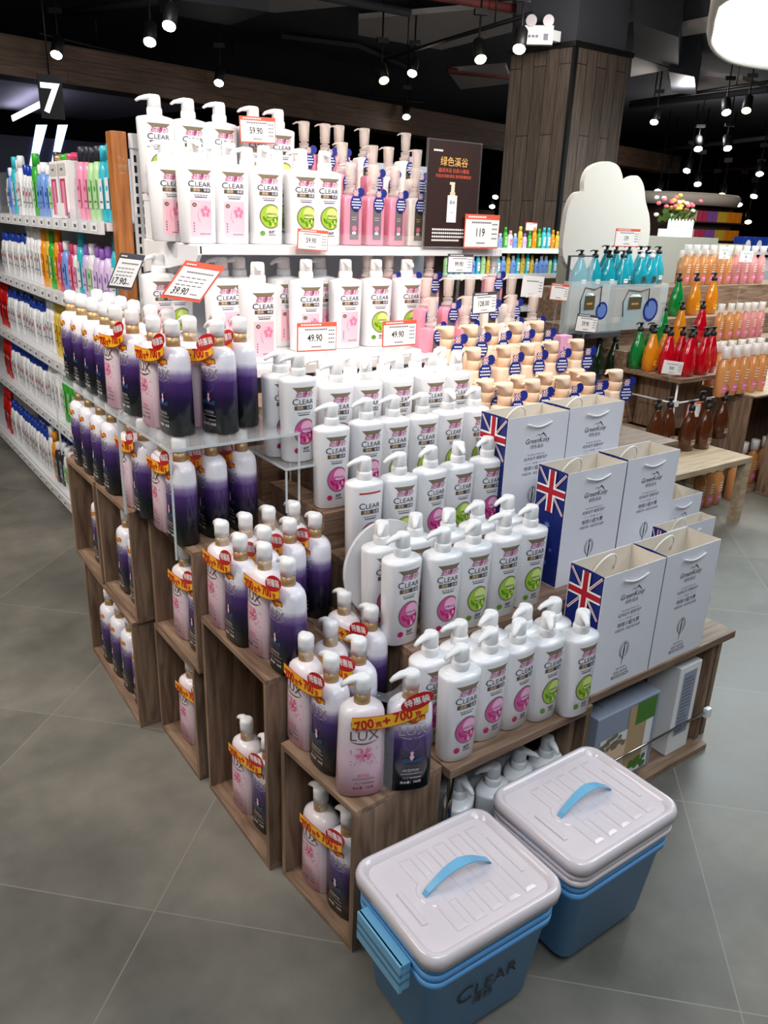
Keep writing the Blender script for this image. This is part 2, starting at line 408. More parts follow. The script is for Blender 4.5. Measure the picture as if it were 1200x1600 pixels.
for i, (p, q, z) in enumerate([((600, -20), (900, 30), 3.3), ((430, -20), (640, 20), 3.4), ((100, 20), (330, -10), 3.4), ((700, 110), (800, 120), 3.3), ((985, 165), (1200, 140), 3.2), ((985, 240), (1200, 215), 3.1), ((1000, 272), (1200, 262), 3.1)]):
    tag(MB().tube([atz(*p, z), atz(*q, z)], .04, 'dark_grey' if i % 3 else 'pipe_red').obj('ceiling_pipe'), 'dark pipe under the ceiling, %s' % ['beyond the pillar top', 'behind the spotlights', 'above the wooden beam', 'left of the wooden pillar', 'just right of the wooden pillar', 'crossing over the far lamps', 'lowest over the far shelves'][i], 'pipe', 'pipes under the ceiling')
# ------------------------------------------------------------------ crates and risers
TKN = .014
def crate(x0, y0, z0, x1, y1, z1, label, rz=0, face='x', group='wooden display crates'):
    w, d, h = x1-x0, y1-y0, z1-z0
    r = empty('wooden_crate', ((x0+x1)/2, (y0+y1)/2, z0), rz); tag(r, label, 'crate', group)
    w2, d2, t = w/2, d/2, TKN
    MB().box(-w2, -d2, 0, w2, d2, t, 'wood_y').obj('bottom_board', r, .001)
    MB().box(-w2, -d2, h-t, w2, d2, h, 'wood_y').obj('top_board', r, .001)
    if face == 'x':
        MB().box(-w2, -d2, t, w2, -d2+t, h-t, 'wood_v').obj('side_panel', r, .001)
        MB().box(-w2, d2-t, t, w2, d2, h-t, 'wood_v').obj('side_panel', r, .001)
        MB().box(w2-t, -d2+t, t, w2, d2-t, h-t, 'wood_v').obj('back_panel', r)
    else:
        MB().box(-w2, -d2, t, -w2+t, d2, h-t, 'wood_v').obj('side_panel', r, .001)
        MB().box(w2-t, -d2, t, w2, d2, h-t, 'wood_v').obj('side_panel', r, .001)
        MB().box(-w2+t, d2-t, t, w2-t, d2, h-t, 'wood_v').obj('back_panel', r)
    return r
G = 'wooden crates along the left side of the display'
crate(.605, 2.0, 0, .93, 2.53, .352, 'wide floor crate at the far left end holding four dark bottles', -.03, group=G)
crate(.605, 2.292, .353, .93, 2.585, .688, 'upper narrow crate holding one purple bottle, far left end', 0, group=G)
crate(.61, 1.99, .353, .93, 2.288, .688, 'upper crate holding two purple bottles side by side', 0, group=G)
crate(.65, 1.69, 0, .96, 1.975, .352, 'floor crate holding one shrouded twin pack behind its edge', 0, group=G)
crate(.65, 1.655, .353, .96, 1.96, .688, 'upper crate with a twin pack, beside the two-bottle crate', 0, group=G)
crate(.66, 1.305, 0, .872, 1.65, .519, 'tall floor crate carrying twin packs on its top', .0, group=G)
crate(.690, 1.02, 0, .920, 1.290, .368, 'low front crate at the display corner behind the storage box', .07, group=G)

def riser(x0, y0, z0, x1, y1, z1, label):
    r = empty('wooden_riser', (x0, y0, z0)); tag(r, label, 'crate', 'stepped wooden risers under the pump bottles')
    w, d, h = x1-x0, y1-y0, z1-z0
    MB().box(0, 0, h-.022, w, d, h, 'wood_x').obj('top_board', r, .001)
    MB().box(.002, .002, 0, w-.002, .016, h-.0225, 'wood_x').obj('front_panel', r)
    MB().box(.002, .0165, 0, .016, d-.002, h-.0225, 'wood_v').obj('side_panel', r)
    MB().box(w-.016, .0165, 0, w-.002, d-.002, h-.0225, 'wood_v').obj('side_panel', r)
    return r
riser(.975, 1.205, 0, 1.975, 1.41, .54, 'second wooden step carrying white pump bottles and paper bags')
riser(.975, 1.415, 0, 1.975, 1.565, .655, 'third wooden step with a short row of white pump bottles')
riser(.965, 1.57, 0, 2.42, 1.86, .755, 'fourth wooden step with white and cream pump bottles')
riser(.975, 1.93, 0, 1.75, 2.10, .95, 'tall wooden riser under the lower white shelf')
riser(1.77, 1.865, 0, 2.42, 1.985, .84, 'wooden riser under the second row of cream bottles')
riser(1.77, 1.99, 0, 2.42, 2.10, .895, 'wooden riser under the back row of cream bottles')
# thin board for the fifth CLEAR row
r = empty('wooden_riser', (1.03, 1.665, .7555)); tag(r, 'narrow raised block behind the fourth row of white pump bottles', 'crate', 'stepped wooden risers under the pump bottles')
MB().box(0, 0, .062, .52, .19, .08, 'wood_x').obj('top_board', r, .001); MB().box(0, .004, 0, .52, .186, .0615, 'wood_x').obj('base', r)
# lowest step: board on a chrome post at the left, open crate at the right
r = empty('low_display_shelf', (.93, 1.0, 0)); tag(r, 'low wooden shelf board on a chrome post carrying the front white pump bottles', 'shelf')
MB().box(.002, .004, .347, .45, .2, .369, 'wood_x').obj('shelf_board', r, .0015)
MB().tube([(.02, .02, 0), (.02, .02, .347)], .0065, 'chrome', 12).obj('post', r)
MB().box(.432, .05, 0, .45, .2, .346, 'wood_v').obj('side_panel', r)
r = empty('open_display_crate', (1.40, 1.03, 0)); tag(r, 'open wooden crate under the paper bags holding boxed goods', 'crate')
MB().box(0, 0, .347, .63, .17, .369, 'wood_x').obj('top_board', r, .0015)
MB().box(.0, .004, .0, .018, .17, .3465, 'wood_v').obj('side_panel', r)
MB().box(.606, .03, 0, .626, .17, .3465, 'wood_v').obj('side_panel', r)
MB().box(.545, .012, .02, .563, .165, .3465, 'wood_v').obj('divider', r)
MB().box(.02, -.02, 0, .56, .165, .018, 'wood_x').obj('bottom_board', r)
MB().tube([(.02, .0, .12), (.555, .0, .12)], .004, 'chrome').obj('guard_rail', r)
MB().box(.545, -.012, .105, .567, .004, .135, 'white_plastic').obj('rail_clip', r, .002)
# boxed goods in that crate
r = empty('rice_gift_box', (1.47, 1.045, .02)); tag(r, 'grey carton with a grain picture standing in the crate under bags', 'box')
MB().box(0, 0, 0, .26, .10, .245, 'carton_grey').obj('carton', r, .003)
f = lambda u, v: (u, -.0008, v)
fq = lambda k: (lambda u, v: (u, -.0008-.0004*k, v))
mb = MB().rect(.02, .01, .24, .17, f, 'tag_white').rect(.13, .03, .21, .235, fq(1), 'carton_pic').rect(.16, .17, .245, .24, fq(2), 'carton_green').rect(.02, .05, .13, .14, fq(1), 'cream_dark')
for i in range(26): mb.disc(random.uniform(.02, .12), random.uniform(.13, .17), .008, fq(3+i*.02), 'ribbon_olive', seg=6, rings=1)
for i in range(20): mb.disc(random.uniform(.12, .24), random.uniform(.01, .05), .01, fq(3.6+i*.02), 'carton_green', seg=6, rings=1)
mb.obj('printed_picture', r)
MB().box(.05, .03, .245, .2, .05, .252, 'carton_grey').obj('carry_flap', r)
r = empty('tall_carton', (1.80, 1.04, .02)); tag(r, 'tall narrow pale carton standing right of the grain box', 'box')
MB().box(0, 0, 0, .10, .10, .29, 'tag_white').obj('carton', r, .002)
mb = MB().rect(.02, .06, .08, .27, f, 'carton_grey')
for i in range(16): mb.dashes(.026, .074-random.random()*.02, .07+i*.0118, .004, lambda u, v: (u, -.0014, v), 'grey_ink', 7)
mb.obj('printed_panel', r)
# gift-card like disc standing between steps
r = MB().loft([(0, .118, .118), (.008, .12, .12), (.012, .118, .118)], 'marble', 40).obj('round_display_board'); tag(r, 'round pale board standing behind the second row of white bottles', 'board')
r.rotation_euler = (math.radians(82), 0, 0); r.location = (1.03, 1.40, .54+.121)
# acrylic stands
def acrylic_table(x0, y0, x1, y1, z0, z1, label, legs=True):
    r = empty('acrylic_riser', (x0, y0, z0)); tag(r, label, 'display stand', 'clear acrylic risers')
    w, d, h = x1-x0, y1-y0, z1-z0
    MB().box(0, 0, h-.006, w, d, h-.0005, 'acrylic_plate').box(-.001, 0, h-.0065, 0, d, h, 'acrylic_edge').box(0, -.001, h-.0065, w, 0, h, 'acrylic_edge').obj('top_plate', r)
    for lx, ly in ((.0, .0), (w-.004, .0), (.0, d-.004), (w-.004, d-.004)): MB().box(lx, ly, 0, lx+.004, ly+.004, h-.0085, 'acrylic_edge').obj('leg', r)
    return r
acrylic_table(.885, 1.62, 1.02, 1.84, .756, .872, 'clear acrylic riser under two leftmost white pump bottles beside wooden crate')
LZ = .955
acrylic_table(.60, 1.99, .93, 2.62, .689, LZ, 'clear acrylic stand carrying the single purple bottles, far left')
acrylic_table(.60, 1.63, .93, 1.985, .689, LZ, 'clear acrylic stand carrying the wrapped twin packs, upper left')

# ------------------------------------------------------------------ white dandruff shampoo pump bottle
def surf(rx0, rx1, ry0, ry1, h, n, off=.0006):
    def f(u, v):
        t = max(0, min(1, v/h)); rx = rx0+(rx1-rx0)*t; ry = ry0+(ry1-ry0)*t
        q = min(.999, abs(u)/rx); return (u, -(ry*(1-q**n)**(1/n)+off), v)
    return f
def over(f, d):
    def g(u, v):
        p = f(u, v); return (p[0], p[1]-d, p[2])
    return g
def pump_head(mb, z, mname, r=.0165, reach=.046, hc=.022, hh=.032):
    mb.loft([(z, r+.0015, r+.0015), (z+.003, r+.003, r+.003), (z+hc*.7, r+.003, r+.003), (z+hc, r+.001, r+.001)], mname, 24)
    mb.loft([(z+hc, r-.001, r-.001), (z+hc+.002, r+.0005, r+.0005), (z+hc+hh-.007, r, r), (z+hc+hh-.001, r*.85, r*.9), (z+hc+hh, r*.6, r*.7)], mname, 24)
    zt = z+hc+hh
    mb.tube([(r*.5, 0, zt-.008), (-r*.5, 0, zt-.007), (-r*1.3, 0, zt-.009), (-reach*.8, 0, zt-.013), (-reach, 0, zt-.02)], [.009, .0115, .0095, .0065, .0045], mname, 12, .75)
def shampoo_label(kind, big):
    f = surf(.0432, .0475, .0312, .0338, .2, 2.5); g = over(f, .0004); h2 = over(f, .0008); mb = MB()
    n = 8; us = [-.030+.060*i/n for i in range(n+1)]
    mb.strip([(q, .188) for q in us], [(q*.62, .1775) for q in us], f, 'ribbon_olive')
    mb.text('劲爆价', .0158, 0, .1648, g, 'magenta', .006, .25)
    if kind == 'plain': mb.v = []; mb.f = []; mb.m = []; mb.sm = []; mb.mats = []; mb.rect(-.03, .183, .028, .187, f, 'promo_red', 6)
    mb.text('C', .0225, -.0228, .1455, g, 'navy', .0); mb.text('LEAR', .0172, .0058, .1465, g, 'navy', .0, wide=1.04)
    mb.rect(-.025, .1325, .024, .1425, f, 'bar_brown', 6); mb.rect(.004, .1325, .024, .1425, g, 'navy', 3)
    mb.text('清扬', .0085, -.011, .1345, g, 'cream', .0); mb.text('净爽' if kind == 'rect' else '去屑', .0085, .014, .1345, h2, 'white_ink', .0)
    mb.dashes(-.018, .018, .124, .0022, f, 'grey_ink', 5); mb.dashes(-.015, .015, .1185, .0028, f, 'navy', 8)
    if kind == 'rect':
        mb.rect(-.026, .018, .026, .112, f, 'pink_rect', 8)
        mb.disc(-.017, .100, .0055, g, 'bar_brown', seg=12, rings=1); mb.text('3%', .005, -.017, .098, h2, 'white_ink')
        for k in range(5):
            a = k*2*PI/5+.3; mb.disc(.010+.0085*math.cos(a), .083+.0085*math.sin(a), .0062, over(g, .0001*k), 'pink_petal', seg=9, rings=1, asp=.7)
        pts = [(.006-.020*math.cos(t)*.8, .074+.024*math.sin(t)) for t in [i*PI/12-.9 for i in range(15)]]
        mb.strip([(a+.001, b2+.001) for a, b2 in pts], pts, g, 'pink_petal')
        mb.dashes(-.006, .022, .024, .003, g, 'grey_ink', 6)
        for k in range(4): mb.rect(-.021, .03+k*.007, -.018, .034+k*.007, g, 'grey_ink')
    else:
        P = ('pink_circle', 'pink_light', 'pink_deep') if kind != 'green' else ('green_circle', 'green_light', 'green_deep')
        cu, cv = .004, .077; um = .0245
        mb.disc(cu, cv, .0335, f, 'rim_grey', um, 28, 4, .88); mb.disc(cu, cv, .0305, g, P[0], um, 28, 4, .88)
        mb.disc(cu+.004, cv+.012, .0165, over(g, .0003), P[1], um, 16, 3, 1)
        rs = random.Random(3)
        for k in range(22):
            a = PI*1.02+PI*.96*rs.random(); q = .009+.017*rs.random(); mb.disc(cu+q*math.cos(a)*.85, cv+q*math.sin(a), .0018+.0034*rs.random(), over(g, .0003+.00002*k), P[(2, 1, 2, 0, 2)[k % 5]], um, 8, 1, .9)
        mb.text('多效水润' if kind != 'green' else '清爽控油', .0066, .006, cv+.004, over(g, .0009), 'navy'); mb.dashes(-.008, .02, cv-.003, .0016, over(g, .0009), 'navy', 7)
        mb.disc(-.018, .030, .007, g, P[2], seg=12, rings=2); mb.text('去屑', .0085, .006, .031, g, 'navy', .02); mb.dashes(-.003, .017, .025, .0025, g, 'navy', 4)
    return mb
def make_shampoo(kind, name='shampoo_bottle'):
    r = empty(name)
    MB().loft([(0, .040, .028, 2.5), (.003, .0432, .0312, 2.5), (.197, .0475, .0338, 2.5), (.201, .0475, .0336, 2.5), (.205, .045, .0315, 2.4), (.2085, .032, .025, 2.2), (.212, .0165, .0165, 2)], 'white_plastic', 40).obj('body', r)
    mb = MB(); pump_head(mb, .211, 'pump_white', hc=.021, hh=.033); mb.obj('pump', r)
    shampoo_label(kind, False).obj('front_label', r)
    return Proto(r)
SH = {k: make_shampoo(k) for k in ('pink', 'green', 'rect', 'plain')}
PUMPCH = {}
def put_shampoo(kind, loc, label, group, scale=1, spout=0, rz=0):
    o = SH[kind].place(loc, rz, label, 'shampoo bottle', group, scale)
    if scale > 1.05: o.scale = (scale*1.13, scale*1.1, scale)
    for c in o.children:
        if c.name.startswith('pump'): c.rotation_euler.z = spout
    return o
KW = {'pink': 'round pink label', 'green': 'round green label', 'rect': 'square pink label', 'plain': 'round label without purple slogan'}
def row(z, pts, kinds, where, group, scale=1, y=None, height=.265, spouts=None, dx=0):
    cnt = {}
    res = [(atz(px, py, z+height*scale) if y is None else aty(px, py, y if not isinstance(y, list) else y[i])) for i, (px, py) in enumerate(pts)]
    for i, p in enumerate(res):
        k = kinds[i % len(kinds)]
        sp = spouts[i] if spouts else random.uniform(-.35, .35)
        put_shampoo(k, (p.x+dx, p.y, z+.0003), 'white pump bottle, %s, %s from left, %s' % (KW[k], ORD[i], where), group, scale, sp, random.uniform(-.12, .06))
GP = 'white shampoo pump bottles on the stepped display'
row(.369, [(722, 1008), (768, 982), (812, 968), (858, 958), (912, 953)], ['pink', 'pink', 'pink', 'green', 'green'], 'front row of the lowest shelf', GP, spouts=[.1, .2, .5, .9, 1.0])
row(.369, [(674, 987), (720, 970), (768, 955), (822, 945), (868, 935)], ['pink', 'pink', 'green', 'green', 'green'], 'back row of the lowest shelf', GP)
row(.54, [(630, 832), (694, 825), (742, 813), (790, 800), (832, 789)], ['pink', 'pink', 'green', 'green', 'green'], 'front row of the second step', GP, spouts=[0, 0, .5, -.1, .1])
row(.54, [(597, 814), (650, 802), (702, 795), (748, 783), (795, 774)], ['pink', 'pink', 'pink', 'green', 'green'], 'back row of the second step', GP, spouts=[.9, 1, .8, .2, .1])
row(.655, [(570, 714), (625, 707), (674, 697), (717, 690), (763, 682)], ['plain', 'green', 'pink', 'green', 'pink'], 'row on the third step', GP, spouts=[-.1, .1, .2, 1.2, .3])
row(.755, [(518, 630), (573, 622), (615, 618), (661, 614), (702, 608), (743, 604)], ['pink', 'pink', 'green', 'green', 'green', 'green'], 'row on the fourth step', GP, spouts=[-.1, .1, 0, 0, 1.2, .2])
row(.872, [(437, 547), (465, 552)], ['pink', 'pink'], 'pair on the clear riser', GP, spouts=[.2, -.1])
row(.836, [(525, 562), (572, 555), (622, 553), (674, 551), (714, 545)], ['pink', 'pink', 'green', 'green', 'green'], 'raised row below the twin price tags', GP, y=1.725, spouts=[0, 1, 0, 0, 1])
row(.836, [(505, 545), (548, 542), (600, 540), (650, 538), (690, 537)], ['pink', 'pink', 'green', 'green', 'green'], 'hidden row behind the raised row', GP, y=1.805)
GB = 'large white shampoo bottles on the white shelves'
SB = 1.113
row(1.02, [(402, 404)], ['rect'], 'lower white shelf front corner', GB, SB, y=2.22, spouts=[1.2])
row(1.02, [(478, 404), (540, 407), (588, 405), (636, 403)], ['rect', 'rect', 'green', 'green'], 'front row of the lower white shelf', GB, SB, y=2.36, spouts=[1.3, 1.3, 1.3, 1.3])
row(1.02, [(345, 398), (373, 398), (443, 398), (500, 397)], ['rect', 'rect', 'rect', 'rect'], 'back row of the lower white shelf', GB, SB, y=2.48)
row(1.02, [(248, 425), (272, 425)], ['rect', 'green'], 'far corner of the lower white shelf', GB, SB, y=2.66)
row(1.357, [(303, 220), (357, 224), (412, 224), (470, 231), (507, 241)], ['rect', 'rect', 'green', 'green', 'green'], 'front row of the upper white shelf', GB, SB, y=2.46, spouts=[1.4, 1.3, 1.3, .2, 1.4])
row(1.357, [(257, 225), (275, 224), (335, 232), (385, 222), (432, 228)], ['rect', 'rect', 'green', 'green', 'green'], 'second row of the upper white shelf', GB, SB, y=2.58)
row(1.50, [(240, 154), (293, 161), (342, 169), (395, 175), (434, 176)], ['green'], 'back row of the upper white shelf', GB, SB, y=2.74, spouts=[0, 0, 0, 0, 0])
# jumbled bottles in the hollow behind the storage boxes
for i, (x, y) in enumerate([(1.03, 1.075), (1.125, 1.065), (1.22, 1.075), (1.31, 1.07), (1.055, 1.14), (1.155, 1.15), (1.25, 1.15)]):
    o = put_shampoo('pink', (x, y, .0005), 'white pump bottle stored in the shade under the lowest shelf, %s of those stored' % ORD[i], 'bottles stored under the lowest shelf', 1.0, random.uniform(-1, 2), random.uniform(-.6, .9))
# ------------------------------------------------------------------ shower gel bottles (purple / pink) and twin packs
def gel_body(mname):
    return MB().loft([(0, .044, .029, 2.6), (.003, .0485, .0335, 2.6), (.08, .0475, .033, 2.6), (.165, .0455, .032, 2.5), (.182, .0445, .0315, 2.4), (.191, .041, .030, 2.3), (.199, .031, .025, 2.1), (.203, .0175, .0165, 2)], mname, 36)
def gel_label(purple):
    f = surf(.0485, .0455, .0335, .032, .165, 2.6); g = over(f, .0005); mb = MB(); n = 10
    us = [-.026+.050*i/n for i in range(n+1)]
    mb.strip([(q, .176+.003*math.sin(i*.9)-.00006*0) for i, q in enumerate(us)], [(q, .1655-.003*math.sin(PI*i/n)+.003*math.sin(i*.9)) for i, q in enumerate(us)], f, 'ribbon_red')
    mb.text('劲爆特惠装', .0095, -.001, .1675, g, 'promo_yellow', .02)
    mb.dashes(-.024, .024, .159, .0016, f, 'silver' if purple else 'grey_ink', 12)
    mb.text('LUX', .030, 0, .1345, g, 'silver' if purple else 'bronze', .0, wide=1.05)
    mb.strip([(-.026+.052*i/8, .1325-.005*math.sin(PI*i/8)) for i in range(9)], [(-.026+.052*i/8, .1315-.0072*math.sin(PI*i/8)) for i in range(9)], g, 'silver' if purple else 'bronze')
    rs = random.Random(5)
    if not purple:
        for k in range(16):
            a = k*2*PI/16; r1 = .012+.010*rs.random()
            c0 = (.0, .100); tip = (c0[0]+r1*math.cos(a), c0[1]+r1*math.sin(a)); s1 = (-math.sin(a)*.003, math.cos(a)*.003)
            md = ((c0[0]+tip[0])/2, (c0[1]+tip[1])/2)
            mb.poly([c0, (md[0]+s1[0], md[1]+s1[1]), tip, (md[0]-s1[0], md[1]-s1[1])], over(g, .00003*k), ('pink_petal', 'pink_rect', 'pink_petal')[k % 3])
        for k in range(26): mb.disc(rs.uniform(-.026, .028), .098+rs.uniform(-.02, .02), .0016, over(g, .0006), 'pink_petal', seg=5, rings=1)
        mb.disc(.002, .099, .003, over(g, .0008), 'pink_deep', seg=8, rings=1); mb.text('樱花香', .0085, .0, .0485, g, 'pink_petal', .01)
    else:
        mb.disc(0, .115, .017, f, 'star_blue', seg=18, rings=2); mb.disc(0, .1155, .0162, g, 'lux_purple', seg=18, rings=2)
        mb.poly([(0, .096), (.005, .082), (0, .074), (-.005, .082)], over(g, .0004), 'pink_rect'); mb.disc(0, .093, .004, over(g, .0005), 'pink_light', seg=8, rings=1)
        mb.strip([(-.02+.04*i/8, .078+.003*math.sin(i)) for i in range(9)], [(-.02+.04*i/8, .070) for i in range(9)], over(g, .0001), 'dark_blue_teal')
        mb.text('幽莲魅肤', .0085, .0, .0485, over(g, .0002), 'silver', .01)
    ink = 'silver' if purple else 'grey_ink'
    mb.dashes(-.022, .022, .0425, .002, g, ink, 14); mb.text('711', .0085, -.012, .0305, g, ink, .0, .3); mb.dashes(-.003, .022, .032, .003, g, ink, 6)
    mb.text('净含量：700克', .0068, .0, .0205, g, 'ink' if not purple else 'white_ink')
    return mb
def gel_cap(mb):
    z = .201
    mb.loft([(z, .0155, .0155), (z+.001, .0165, .0165), (z+.025, .0158, .0158)], 'gold', 24)
    mb.loft([(z+.025, .0172, .0172), (z+.040, .0170, .0170), (z+.050, .0178, .0175), (z+.056, .0165, .0165), (z+.060, .0125, .0125), (z+.061, .006, .006)], 'pump_white', 24)
    mb.tube([(.008, 0, z+.052), (-.008, 0, z+.054), (-.022, 0, z+.052), (-.034, 0, z+.046), (-.042, 0, z+.039)], [.008, .0115, .0095, .0072, .0045], 'pump_white', 12, .75)
def gel_bottle(purple, name, parent=None, x=0):
    r = empty(name, (x, 0, 0)); r.parent = parent
    gel_body('lux_purple' if purple else 'lux_pink').obj('body', r)
    mb = MB(); gel_cap(mb); mb.obj('pump_cap', r)
    gel_label(purple).obj('front_label', r); return r
GEL = Proto(gel_bottle(True, 'shower_gel_bottle'))
def promo(parent):
    mb = MB(); f = lambda u, v: (u, -.0375, v); n = 14
    def arc(i): return -.075+.15*i/n
    rot = .14
    def cen(u): return .176+u*rot+.010*(abs(u)/.075)**2
    b0 = len(mb.v)
    mb.strip([(arc(i), cen(arc(i))+.017) for i in range(n+1)], [(arc(i), cen(arc(i))-.0135+.006*(abs(arc(i))/.075)**3) for i in range(n+1)], f, 'ribbon_red')
    mb.strip([(arc(i), cen(arc(i))+.0155) for i in range(n+1)], [(arc(i), cen(arc(i))-.0115+.006*(abs(arc(i))/.075)**3) for i in range(n+1)], lambda u, v: (u, -.0381, v), 'promo_yellow')
    mb.disc(.052, .215, .0185, lambda u, v: (u, -.0383, v+(u-.052)*.3), 'promo_red', asp=1.75, seg=22, rings=2)
    h = lambda u, v: (u, -.0388, v)
    mb.text('700', .030, -.050, .1635, h, 'promo_red', .03, .0, rot, .85); mb.text('克', .014, -.022, .167, h, 'promo_red', .02, 0, rot)
    mb.text('+', .028, -.006, .169, h, 'promo_red', .03, 0, rot); mb.text('700', .030, .026, .176, h, 'promo_red', .03, .0, rot, .85); mb.text('克', .014, .056, .182, h, 'promo_red', .02, 0, rot)
    mb.text('特惠装', .0175, .053, .210, h, 'white_ink', .01, 0, .25)
    o = mb.obj('promotion_sticker', parent); sd = o.modifiers.new('thick', 'SOLIDIFY'); sd.thickness = .0004; sd.offset = 1; return o
mf = mat('film', (236, 238, 242), .05, alpha=.14)
def make_twin():
    r = empty('shower_gel_twin_pack')
    gel_bottle(False, 'pink_bottle', r, -.0485)['label'] = 'pink bottle'
    gel_bottle(True, 'purple_bottle', r, .0485)['label'] = 'purple bottle'
    promo(r)
    mb = MB()
    for sgn in (-1,):
        rows_ = [(.004, .0345), (.05, .0348), (.12, .0342), (.18, .033)]
        us = [-.012, -.006, 0, .006, .012]
        vs = [(q, sgn*(b2-.0055-.003*(k == 2)-.001*(k in (1, 3))), zz) for i, (zz, b2) in enumerate(rows_) for k, q in enumerate(us)]
        fs = [(i*5+k, i*5+k+1, (i+1)*5+k+1, (i+1)*5+k) for i in range(3) for k in range(4)]
        mb.add(vs, fs, 'film', True)
    us = [-.036, -.018, 0, .018, .036]
    vs = [(q, y, .235-.022*math.cos(q/.036*PI/2)+.01*(abs(y) > .01)*-1) for y in (-.016, 0, .016) for q in us]
    mb.add(vs, [(i*5+k, i*5+k+1, (i+1)*5+k+1, (i+1)*5+k) for i in range(2) for k in range(4)], 'film', True)
    mb.obj('shrink_film', r); return Proto(r)
TW = make_twin()
TWG = 'shrink-wrapped pink and purple twin packs'
GH = .262
def twin(pp, pu, zz, label, y=None, rz=-PI/2, dz=0):
    a, b2 = atz(*pp, zz+GH), atz(*pu, zz+GH); c = (a+b2)/2; return TW.place((c.x, c.y, zz+.0003), rz, label, 'twin pack', TWG)
def twin_at(x, y, zz, label, rz=-PI/2): return TW.place((x, y, zz+.0003), rz, label, 'twin pack', TWG)
p1 = atz(575, 1052, .369+GH); p2 = atz(641, 1050, .369+GH)
twin_at(.792, 1.052, .369, 'wrapped pink and purple bottle pair facing forward on the front crate corner', -.40)
twin_at(.735, 1.215, .369, 'wrapped twin pack standing leftmost on the low front crate', -PI/2+.02)
twin_at(.815, 1.24, .369, 'wrapped twin pack just behind the forward-facing pair on the front crate', -PI/2+.1)
r = riser(.875, 1.305, 0, .972, 1.465, .369, 'short wooden block between front crate and second step')
twin_at(.918, 1.345, .3695, 'wrapped twin pack tucked against the second step of white bottles', -PI/2+.1)
twin_at(.70, 1.545, .519, 'wrapped twin pack at the left rear edge of the tall crate', -PI/2)
twin_at(.768, 1.56, .519, 'wrapped twin pack half hidden in the middle of the tall crate', -PI/2)
twin_at(.725, 1.375, .519, 'wrapped twin pack at the front right edge of the tall crate', -PI/2+.05)
riser(.875, 1.468, 0, .962, 1.686, .519, 'wooden block beside the tall crate carrying wrapped packs')
twin_at(.91, 1.575, .5195, 'wrapped twin pack right beside the third wooden step', -PI/2+.05)
twin_at(.84, 1.575, .519, 'wrapped twin pack between tall crate and third step, seen as cap tops', -PI/2+.05)
# inside crates
twin_at(.745, 1.160, .0145, 'wrapped twin pack inside the low front crate', -PI/2+.1)
twin_at(.72, 1.475, .0145, 'wrapped twin pack inside the tall floor crate', -PI/2+.1)
twin_at(.715, 1.815, .0145, 'wrapped twin pack inside the middle floor crate with red sticker', -PI/2+.1)
twin_at(.705, 1.795, .368, 'wrapped twin pack inside the upper crate next to the two-bottle crate', -PI/2+.05)
def gel(x, y, z, label, group, rz=-PI/2): return GEL.place((x, y, z+.0003), rz, label, 'shower gel bottle', group)
for i, (px, py) in enumerate([(165, 921), (182, 937), (197, 949), (211, 966)]):
    p = atz(px, py, .0145+GH); gel(.655+.0*i, 2.42-i*.105, .0145, 'dark purple gel bottle in the floor crate, %s from the left' % ORD[i], 'single purple gel bottles in crates')
gel(.665, 2.44, .368, 'single dark purple gel bottle alone in the upper narrow crate', 'single purple gel bottles in crates')
for i, y in enumerate((2.19, 2.09)): gel(.665, y, .368, 'purple gel bottle in the upper two-bottle crate, %s one' % ('farther', 'nearer')[i], 'single purple gel bottles in crates')
# on crate tops, under the acrylic
for i, y in enumerate((2.49, 2.39, 2.28, 2.18)): gel(.645, y, .689, 'dark purple gel bottle under the acrylic stand, %s from the left' % ORD[i], 'purple gel bottles under the acrylic stand')
for i, y in enumerate((2.49, 2.39, 2.28, 2.18)): gel(.73, y, .689, 'dark purple gel bottle behind the lower front ones, %s from the left' % ORD[i], 'purple gel bottles under the acrylic stand')
for i, (x, y, t) in enumerate([(.655, 2.005, 'first twin pack under the acrylic, beside the single purple bottles'), (.665, 1.79, 'second twin pack under the acrylic, above the middle crates'), (.75, 1.80, 'third twin pack under the acrylic with the round red sticker'), (.83, 1.80, 'rearmost twin pack under the acrylic, touching the wooden side')]):
    twin_at(x, y, .689, t)
# on top of the acrylic
for i, y in enumerate((2.53, 2.42, 2.31, 2.20)): gel(.65, y-.02, LZ, 'dark purple gel bottle on the acrylic stand, %s from the left in front' % ORD[i], 'purple gel bottles on top of the acrylic stand')
for i, y in enumerate((2.53, 2.42, 2.31, 2.20)): gel(.735, y, LZ, 'dark purple gel bottle on the acrylic stand, %s from the left behind' % ORD[i], 'purple gel bottles on top of the acrylic stand')
for x, y, t in [(.655, 2.045, 'twin pack on the acrylic right beside the single purple bottles'), (.74, 2.02, 'twin pack on the acrylic behind the first wrapped one'), (.67, 1.815, 'twin pack at the front edge of the acrylic stand'), (.755, 1.78, 'twin pack with round red sticker at the acrylic stand corner'), (.84, 1.82, 'rearmost twin pack on the acrylic near the large white bottles')]:
    twin_at(x, y, LZ, t, -PI/2+(.3 if 'corner' in t else .1))

